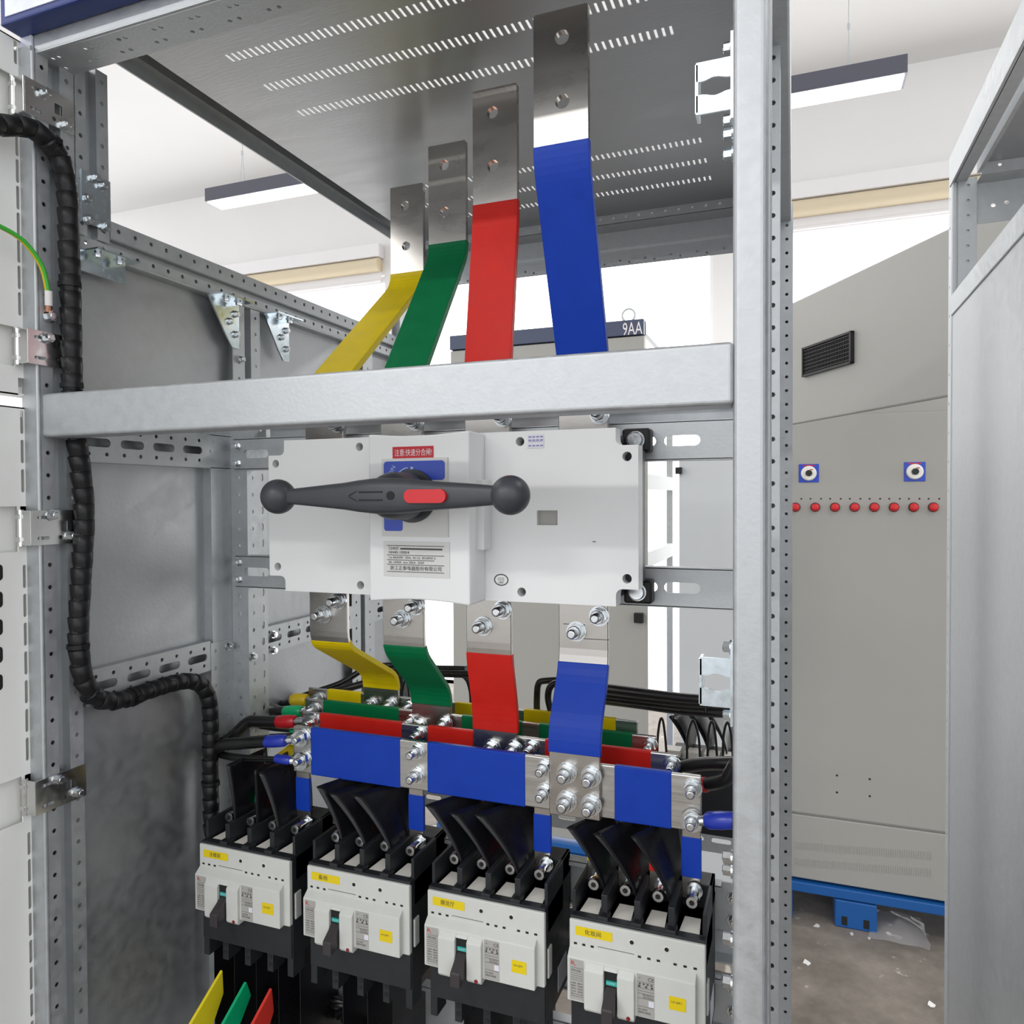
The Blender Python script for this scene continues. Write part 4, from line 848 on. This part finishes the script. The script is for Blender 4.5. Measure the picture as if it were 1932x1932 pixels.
m = MB(); m.perf((XN + .035, 1.41, zz(.523)), Xp, Zp, .0015, .8, .021, .05, h_at(.0105)); m.box(XN + .035, XN + .83, 1.41, 1.45, zz(.5215), zz(.523)); m.perf((XN + .035, 1.45, zz(.455)), Xp, Zp, .0015, .8, .068, .06, [circ(.0035, 10, -.006, .028), circ(.0035, 10, .013, .03)]); m.build('rear_beam', 'galv', nb)
MB().box(XN + .02, XN + .85, .36, 1.47, 0, .05).build('base_plinth', 'galv', nb)
# ------------------------------------------------------------------ row of finished cabinets behind
FD = 3.1
# pallets
def pallet(x0, x1, y0, y1, label):
    o = thing('pallet', ((x0 + x1) / 2, (y0 + y1) / 2, 0), label, 'pallet', 'blue pallets under the finished cabinets')
    MB().box(x0, x1, y0, y1, .112, .150).build('deck', 'pallet', o, bevel=.004)
    return o
def foot(o, x0, x1, y0, y1):
    f = MB().box(x0, x1, y0, y1, 0, .107).build('foot', 'pallet', o, bevel=.006)
    m = MB()
    for fx in (.23, .75): m.box(x0 + (x1 - x0) * fx - .010, x0 + (x1 - x0) * fx + .010, y0 - .001, y0 + .002, .012, .045)
    m.build('foot_slot', 'hole', f)
p = pallet(-.18, .75, 3.085, 3.9, 'blue pallet under the cabinet with red lamps')
fx0, fx1 = at(1575, 1745, 3.088).x, at(1655, 1755, 3.088).x
foot(p, fx0, fx1, 3.088, 3.25); foot(p, .58, .75, 3.088, 3.25); foot(p, -.18, .0, 3.088, 3.25); foot(p, fx0, fx1, 3.7, 3.9)
p = pallet(-1.55, -.20, 3.085, 3.9, 'blue pallet glimpsed between the breaker barriers')
foot(p, -.42, -.22, 3.088, 3.25); foot(p, -1.0, -.8, 3.088, 3.25); foot(p, -1.5, -1.3, 3.088, 3.25)
# cabinet with indicator lamps
cz0 = .160; czd = at(1640, 1553, FD).z
fc = thing('finished_cabinet', (.27, FD, cz0), 'warm grey cabinet with red lamps, rotary switches and a vented door swung open', 'cabinet', 'finished cabinets on pallets')
MB().box(-.03, .62, FD + .012, FD + .75, cz0, 2.30).build('body', 'paintw', fc)
MB().box(-.03, .62, FD, FD + .012, czd + .004, zz(.31)).build('door', 'paintw', fc, bevel=.004)
kp = MB().box(-.03, .62, FD, FD + .012, cz0, czd - .004).build('kick_panel', 'paintw', fc, bevel=.004)
m = MB()
for r_ in ((1500, 1594, 1760, 1614), (1500, 1625, 1760, 1646)):
    a_, b_ = at(r_[0], r_[1], FD), at(r_[2], r_[3], FD); n = 62
    for k in range(n):
        q = a_.lerp(b_, k / n); m.box(q.x, q.x + .0035, FD - .0012, FD + .001, q.z - .017, q.z + .012)
kd = m.build('vent_slots', 'paintw', kp); kd['kind'] = 'stuff'
for k in range(8):
    px = 1501 + (1761 - 1501) * k / 7; q = at(px, 957, FD); m = MB(); m.cyl(q, q - Yp * .004, .0178, n=22); lp = m.build('indicator_lamp', 'dark', fc)
    MB().lathe(q - Yp * .004, -Yp, [(0, .0155), (.012, .0150), (.0175, .0115), (.019, .006)], 22).build('red_lens', 'redp', lp)
m = MB()
for k in range(8):
    for dx in (-9, 11): q = at(1501 + (1761 - 1501) * k / 7 + dx, 941, FD); m.cyl(q, q - Yp * .001, .0032, n=10)
for px, py in ((1579, 1463), (1641, 1470), (1579, 1495), (1641, 1502)): q = at(px, py, FD); m.cyl(q, q - Yp * .001, .004, n=10)
m.build('small_hole', 'hole', fc)
for (px0, py0, px1, py1) in ((1507, 876, 1545, 910), (1705.5, 872, 1746, 908)):
    q0, q1 = at(px0, py0, FD), at(px1, py1, FD); pl_ = MB().box(q0.x, q1.x, FD - .003, FD, q1.z, q0.z).build('rotary_switch', 'blues', fc, bevel=.002); c = (q0 + q1) / 2
    m = MB(); m.lathe((c.x, FD - .003, c.z), -Yp, [(0, .0285), (.010, .028), (.014, .024)], 26); m.build('dial_ring', 'ivory', pl_)
    m = MB(); m.lathe((c.x, FD - .017, c.z), -Yp, [(0, .0125), (.012, .011)], 16); m.build('key_core', 'dark', pl_)
    m = MB(); m.box(c.x - .022, c.x + .022, FD - .0034, FD - .003, q0.z - .008, q0.z - .0035); m.box(c.x + .004, c.x + .014, FD - .0185, FD - .017, c.z + .012, c.z + .015); m.build('red_marks', 'reds', pl_)
# its upper compartment door swung open, with a vent grille
def PT(px, py, d): return at(px, py, d)
A = V((.0, 2.57, 0)); B = V((.338, 2.0, 0)); dirn = (B - A).normalized(); nrm = dirn.cross(Zp)
za, zb_ = zz(.0911 * 2.57), zz(.2433 * 2.57)
s0, s1 = A - dirn * .12, B + dirn * .30
def on(u, z): return A + dirn * u + V((0, 0, z))
m = MB(); back = nrm * (-.02 if nrm.y < 0 else .02)
m.hexa([V((s0.x, s0.y, za)), V((s1.x, s1.y, za)), V((s1.x, s1.y, zb_)), V((s0.x, s0.y, zb_))], [V((s0.x, s0.y, za)) + back, V((s1.x, s1.y, za)) + back, V((s1.x, s1.y, zb_)) + back, V((s0.x, s0.y, zb_)) + back]); vd = m.build('compartment_door', 'paintw', fc, bevel=.004)
def plane_hit(px, py):
    r = ray(px, py); nn = V((nrm.x, nrm.y, 0)); t = nn.dot(A) / nn.dot(r); q = r * t; q.z += H; return q
c = [plane_hit(*p_) for p_ in ((1519, 657), (1612, 624), (1612, 685), (1519, 712))]
u0 = (c[0] - A).dot(dirn); u1 = (c[1] - A).dot(dirn); zt_, zl = (c[0].z + c[1].z) / 2, (c[2].z + c[3].z) / 2
f = -back.normalized()
def obox(ua, ub, z0, z1, t0, t1):
    L_ = [on(ua, z0), on(ub, z0), on(ub, z1), on(ua, z1)]; return [q + f * t1 for q in L_], [q + f * t0 for q in L_]
m = MB()
for ua, ub, z0, z1 in ((u0, u1, zl, zl + .006), (u0, u1, zt_ - .006, zt_), (u0, u0 + .006, zl, zt_), (u1 - .006, u1, zl, zt_)): m.hexa(*obox(ua, ub, z0, z1, 0, .012))
gv = m.build('vent_grille', 'vent', vd); m = MB(); m.hexa(*obox(u0 + .003, u1 - .003, zl + .003, zt_ - .003, 0, .002)); m.build('vent_back', 'hole', vd)
m = MB(); n = 30
for k in range(n): ua = u0 + .006 + (u1 - u0 - .012) * k / n; m.hexa(*obox(ua, ua + .0022, zl + .004, zt_ - .004, .002, .009))
for k in range(1, 8): z = zl + (zt_ - zl) * k / 8; m.hexa(*obox(u0 + .004, u1 - .004, z - .001, z + .001, .002, .010))
m.build('vent_slats', 'vent', vd)
# cabinet 9AA
q0, q1 = at(852, 648, FD), at(1216, 603, FD); zb1_ = at(1216, 632, FD).z; zt_ = q1.z
nc = thing('finished_cabinet', ((q0.x + q1.x) / 2, FD, cz0), 'pale cabinet with navy header numbered 9AA behind the red and blue risers', 'cabinet', 'finished cabinets on pallets')
MB().box(q0.x, q1.x, FD + .01, FD + .03, cz0, zt_ - .005).build('body', 'paintw', nc)
xe = q1.x; zu, zd = at(1229, 908, 3.15).z, at(1229, 1058, 3.15).z
m = MB(); m.perf((xe, 3.86, cz0), Zp, -Xp, .002, zt_ - .03 - cz0, .03, .04, h_at(.015, r=.006)); m.box(xe - .03, xe, 3.862, 3.90, cz0, zt_ - .03); m.box(q0.x, q0.x + .03, 3.86, 3.9, cz0, zt_ - .03); m.build('rear_post', 'paintc', nc)
for a_, b_, c_ in ((xe - .02, xe, zt_ - .05), (q0.x, q0.x + .02, zt_ - .05), (xe - .02, xe, cz0)): MB().box(a_, b_, FD + .03, 3.9, c_, c_ + .04).build('side_beam', 'paintc', nc)
for a_ in (zu, zd): MB().box(xe - .02, xe, FD + .03, 3.86, a_ - .033, a_ + .033).build('side_strut', 'paintc', nc)
MB().box(q0.x, q1.x, FD - .012, FD + .01, zb1_ - .13, zb1_ - .004).build('top_door', 'paintw', nc, bevel=.003)
MB().box(q0.x, q1.x + .012, FD - .004, FD + .01, cz0 + .1, zb1_ - .14).build('door', 'paintw', nc, bevel=.003)
hd2 = MB().box(q0.x, q1.x, FD - .02, FD + .03, zb1_, zt_).build('header', 'navy', nc, bevel=.002)
q = at(1193, 621, FD - .021); text('9AA', .075, q, Xp, Zp, 'lettering', 'inkwhite', hd2, w=.082, align='CENTER')
m = MB(); e0 = at(1186, 603, FD + .03); m.tube([e0 + V((.027 * math.cos(a_), 0, .018 + .027 * math.sin(a_))) for a_ in [PI * 1.3 - k * PI * 1.6 / 14 for k in range(15)]], .0045, 8, 2); m.build('lifting_eye', 'paintc', nc)
q = at(1206, 1165, FD - .006); MB().box(q.x - .018, q.x + .018, FD - .03, FD - .004, q.z - .02, q.z + .02).build('door_stop', 'black', nc)
# pale door leaf beside it
pd = thing('pale_door', at(1330, 1500, FD - .1), 'pale blank cabinet door seen right of the switch', 'door')
x0_ = at(1281, 900, 3.0).x
MB().box(x0_, -.06, 3.0, 3.02, .01, zz(.05 * 3.0 + .012)).build('door_leaf', 'paintc', pd, bevel=.004)
q = at(1280.5, 888, 2.985); MB().box(q.x - .012, q.x + .012, 2.975, 3.0, q.z - .013, q.z + .013).build('door_stop', 'black', pd)
# clear bag on the floor
bag = MB(); random.seed(3); c = atZ(1690, 1742, -H + .02); n = 9; vs = []
for j in range(n):
    for i in range(n):
        u, v = i / (n - 1) - .5, j / (n - 1) - .5; r_ = max(0, 1 - (u * u + v * v) * 4)
        vs.append((c.x + u * .20 + random.uniform(-.008, .008), c.y + v * .22 + random.uniform(-.008, .008), .003 + .055 * r_ * random.uniform(.55, 1)))
bag.add(vs, [(j * n + i, j * n + i + 1, (j + 1) * n + i + 1, (j + 1) * n + i) for j in range(n - 1) for i in range(n - 1)], True)
tag(bag.build('plastic_bag', 'bag'), 'crumpled clear plastic bag on the floor beside the blue pallet foot', 'bag')
random.seed(5)
for k, (px, py, r_) in enumerate(((1541, 1748, .012), (1677, 1762, .009), (1607, 1763, .008), (1757, 1896, .017), (1521, 1817, .016), (1640, 1771, .007))):
    c = atZ(px, py, -H); m = MB(); n = 7; m.prism([(c.x + r_ * random.uniform(.5, 1.2) * math.cos(2 * PI * i / n), c.y + r_ * random.uniform(.5, 1.4) * math.sin(2 * PI * i / n), .001) for i in range(n)], (0, 0, .002)); tag(m.build('paper_scrap', 'white'), 'small white scrap lying on the concrete floor between the cabinets', 'scrap', 'white scraps on the floor')

# ------------------------------------------------------------------ luminaires
def lamp(x0, x1, y0, Z, label):
    o = thing('ceiling_lamp', ((x0 + x1) / 2, y0 + .08, zz(Z)), label, 'lamp', 'suspended linear lamps')
    m = MB(); m.box(x0, x1, y0, y0 + .155, zz(Z), zz(Z) + .085); m.build('housing', 'lampcase', o, bevel=.003)
    MB().box(x0 + .012, x1 - .012, y0 + .010, y0 + .146, zz(Z) - .006, zz(Z) + .001).build('diffuser', 'lampface', o, bevel=.004)
    for f_ in (.2, .8):
        x = x0 + (x1 - x0) * f_
        MB().tube([(x, y0 + .05, zz(Z) + .08), (x, y0 + .077, zz(Z) + .3)], .0022, 6, 0).tube([(x, y0 + .105, zz(Z) + .08), (x, y0 + .077, zz(Z) + .3)], .0022, 6, 0).tube([(x, y0 + .077, zz(Z) + .3), (x, y0 + .077, zz(3.06))], .0022, 6, 0).box(x - .006, x + .006, y0 + .071, y0 + .083, zz(Z) + .29, zz(Z) + .32).build('hanger_wire', 'paintc', o)
LY = 3.9
lz = .5025 * LY
xl1 = at(386, 365, LY).x; xr1 = at(1713, 102, LY).x
lamp(xl1, xl1 + 1.23, LY, lz, 'lit linear lamp at the left, seen under the roof edge')
lamp(xr1 - 1.23, xr1, LY, lz, 'lit linear lamp at the right, beside the cabinet post')

# ------------------------------------------------------------------ room
WD = 6.0; CZ = .511 * WD; wt = .3415 * WD; wb = -.30 * WD
struct(MB().box(-7, 5, -7, WD + .4, -.05, 0), 'floor', 'concrete')
struct(MB().box(-7, 5, -3.2, WD + .4, zz(CZ), zz(CZ) + .1), 'ceiling', 'ceil')
wins = [(-7.0 + .6, at(737, 560, WD).x - .06), (at(737, 560, WD).x + .06, at(1345, 560, WD).x), (at(1491, 500, WD).x - .25, 2.2), (2.5, 4.5)]
m = MB(); m.box(-7, 5, WD, WD + .3, zz(wt), zz(CZ)); m.box(-7, 5, WD, WD + .3, 0, zz(wb)); xs_ = [-7.0] + [v for w in wins for v in w] + [5.0]
for i in range(0, len(xs_), 2): m.box(xs_[i], xs_[i + 1], WD, WD + .3, zz(wb), zz(wt))
struct(m, 'wall_back', 'wall')
for i, (a_, b_) in enumerate(wins):
    m = MB(); m.box(a_, b_, WD + .12, WD + .14, zz(wb), zz(wt)); o = struct(m, 'window_%d' % (i + 1), 'day')
    m = MB(); n = 1
    for k in range(n + 1): x = a_ + (b_ - a_) * k / n; m.box(x - .03, x + .03, WD + .07, WD + .12, zz(wb), zz(wt))
    m.box(a_, b_, WD + .07, WD + .12, zz(wt) - .05, zz(wt)); m.box(a_, b_, WD + .07, WD + .12, zz(wb), zz(wb) + .05); m.build('window_frame', 'frame', o)
    zt_, zl_ = .3735 * (WD - .05), .333 * (WD - .05)
    bl = thing('roller_blind', ((a_ + b_) / 2, WD - .04, zz(zl_)), ('cream roller blind rolled up above the far left window', 'cream roller blind rolled up behind the risers', 'cream roller blind rolled up above the window right of the post', 'cream roller blind rolled up behind the neighbouring cabinet')[i], 'blind', 'roller blinds')
    m = MB(); m.box(a_, b_, WD - .10, WD - .001, zz(zt_) - .03, zz(zt_) + .09); m.build('pelmet', 'frame', bl, bevel=.006)
    m = MB(); m.cyl((a_ + .02, WD - .055, zz(zt_ - .095)), (b_ - .02, WD - .055, zz(zt_ - .095)), .062, n=20); m.build('fabric_roll', 'blind', bl)
    m = MB(); m.cyl((a_ + .02, WD - .03, zz(zl_ + .012)), (b_ - .02, WD - .03, zz(zl_ + .012)), .014, n=10); m.box(a_ + .02, b_ - .02, WD - .03, WD - .026, zz(zl_), zz(zt_ - .1)); m.build('bottom_bar', 'frame', bl)

# ------------------------------------------------------------------ light
w = bpy.data.worlds.new('workshop_daylight'); w.use_nodes = True; scn.world = w
w.node_tree.nodes['Background'].inputs['Color'].default_value = (.95, .97, 1, 1); w.node_tree.nodes['Background'].inputs['Strength'].default_value = 1.72
def area(name, loc, rot, sx, sy, power, c=(1, .985, .96)):
    l = bpy.data.lights.new(name, 'AREA'); l.shape = 'RECTANGLE'; l.size = sx; l.size_y = sy; l.energy = power; l.color = c
    o = bpy.data.objects.new(name, l); col.objects.link(o); o.location = loc; o.rotation_euler = rot; return o
for i, (x, y, e) in enumerate(((-3.2, -2.4, 75), (-.8, -2.4, 34), (1.6, -2.4, 16), (-3.2, 1.2, 20), (1.4, 1.2, 20), (2.6, 3.9, 55), (-1.8, 3.98, 28), (-5.2, 3.98, 20))): area('unseen_fill_%d' % i, (x, y, zz(1.95)), (0, 0, 0), 1.2, .15, e)  # unseen area lights added to brighten the cabinet front and the room
scn.view_settings.view_transform = 'Standard'; scn.view_settings.look = 'None'; scn.view_settings.gamma = 1; scn.view_settings.exposure = 0; scn.view_settings.use_curve_mapping = False
scn.cycles.use_denoising = True; scn.cycles.max_bounces = 8; scn.cycles.transparent_max_bounces = 8
bpy.context.view_layer.update()
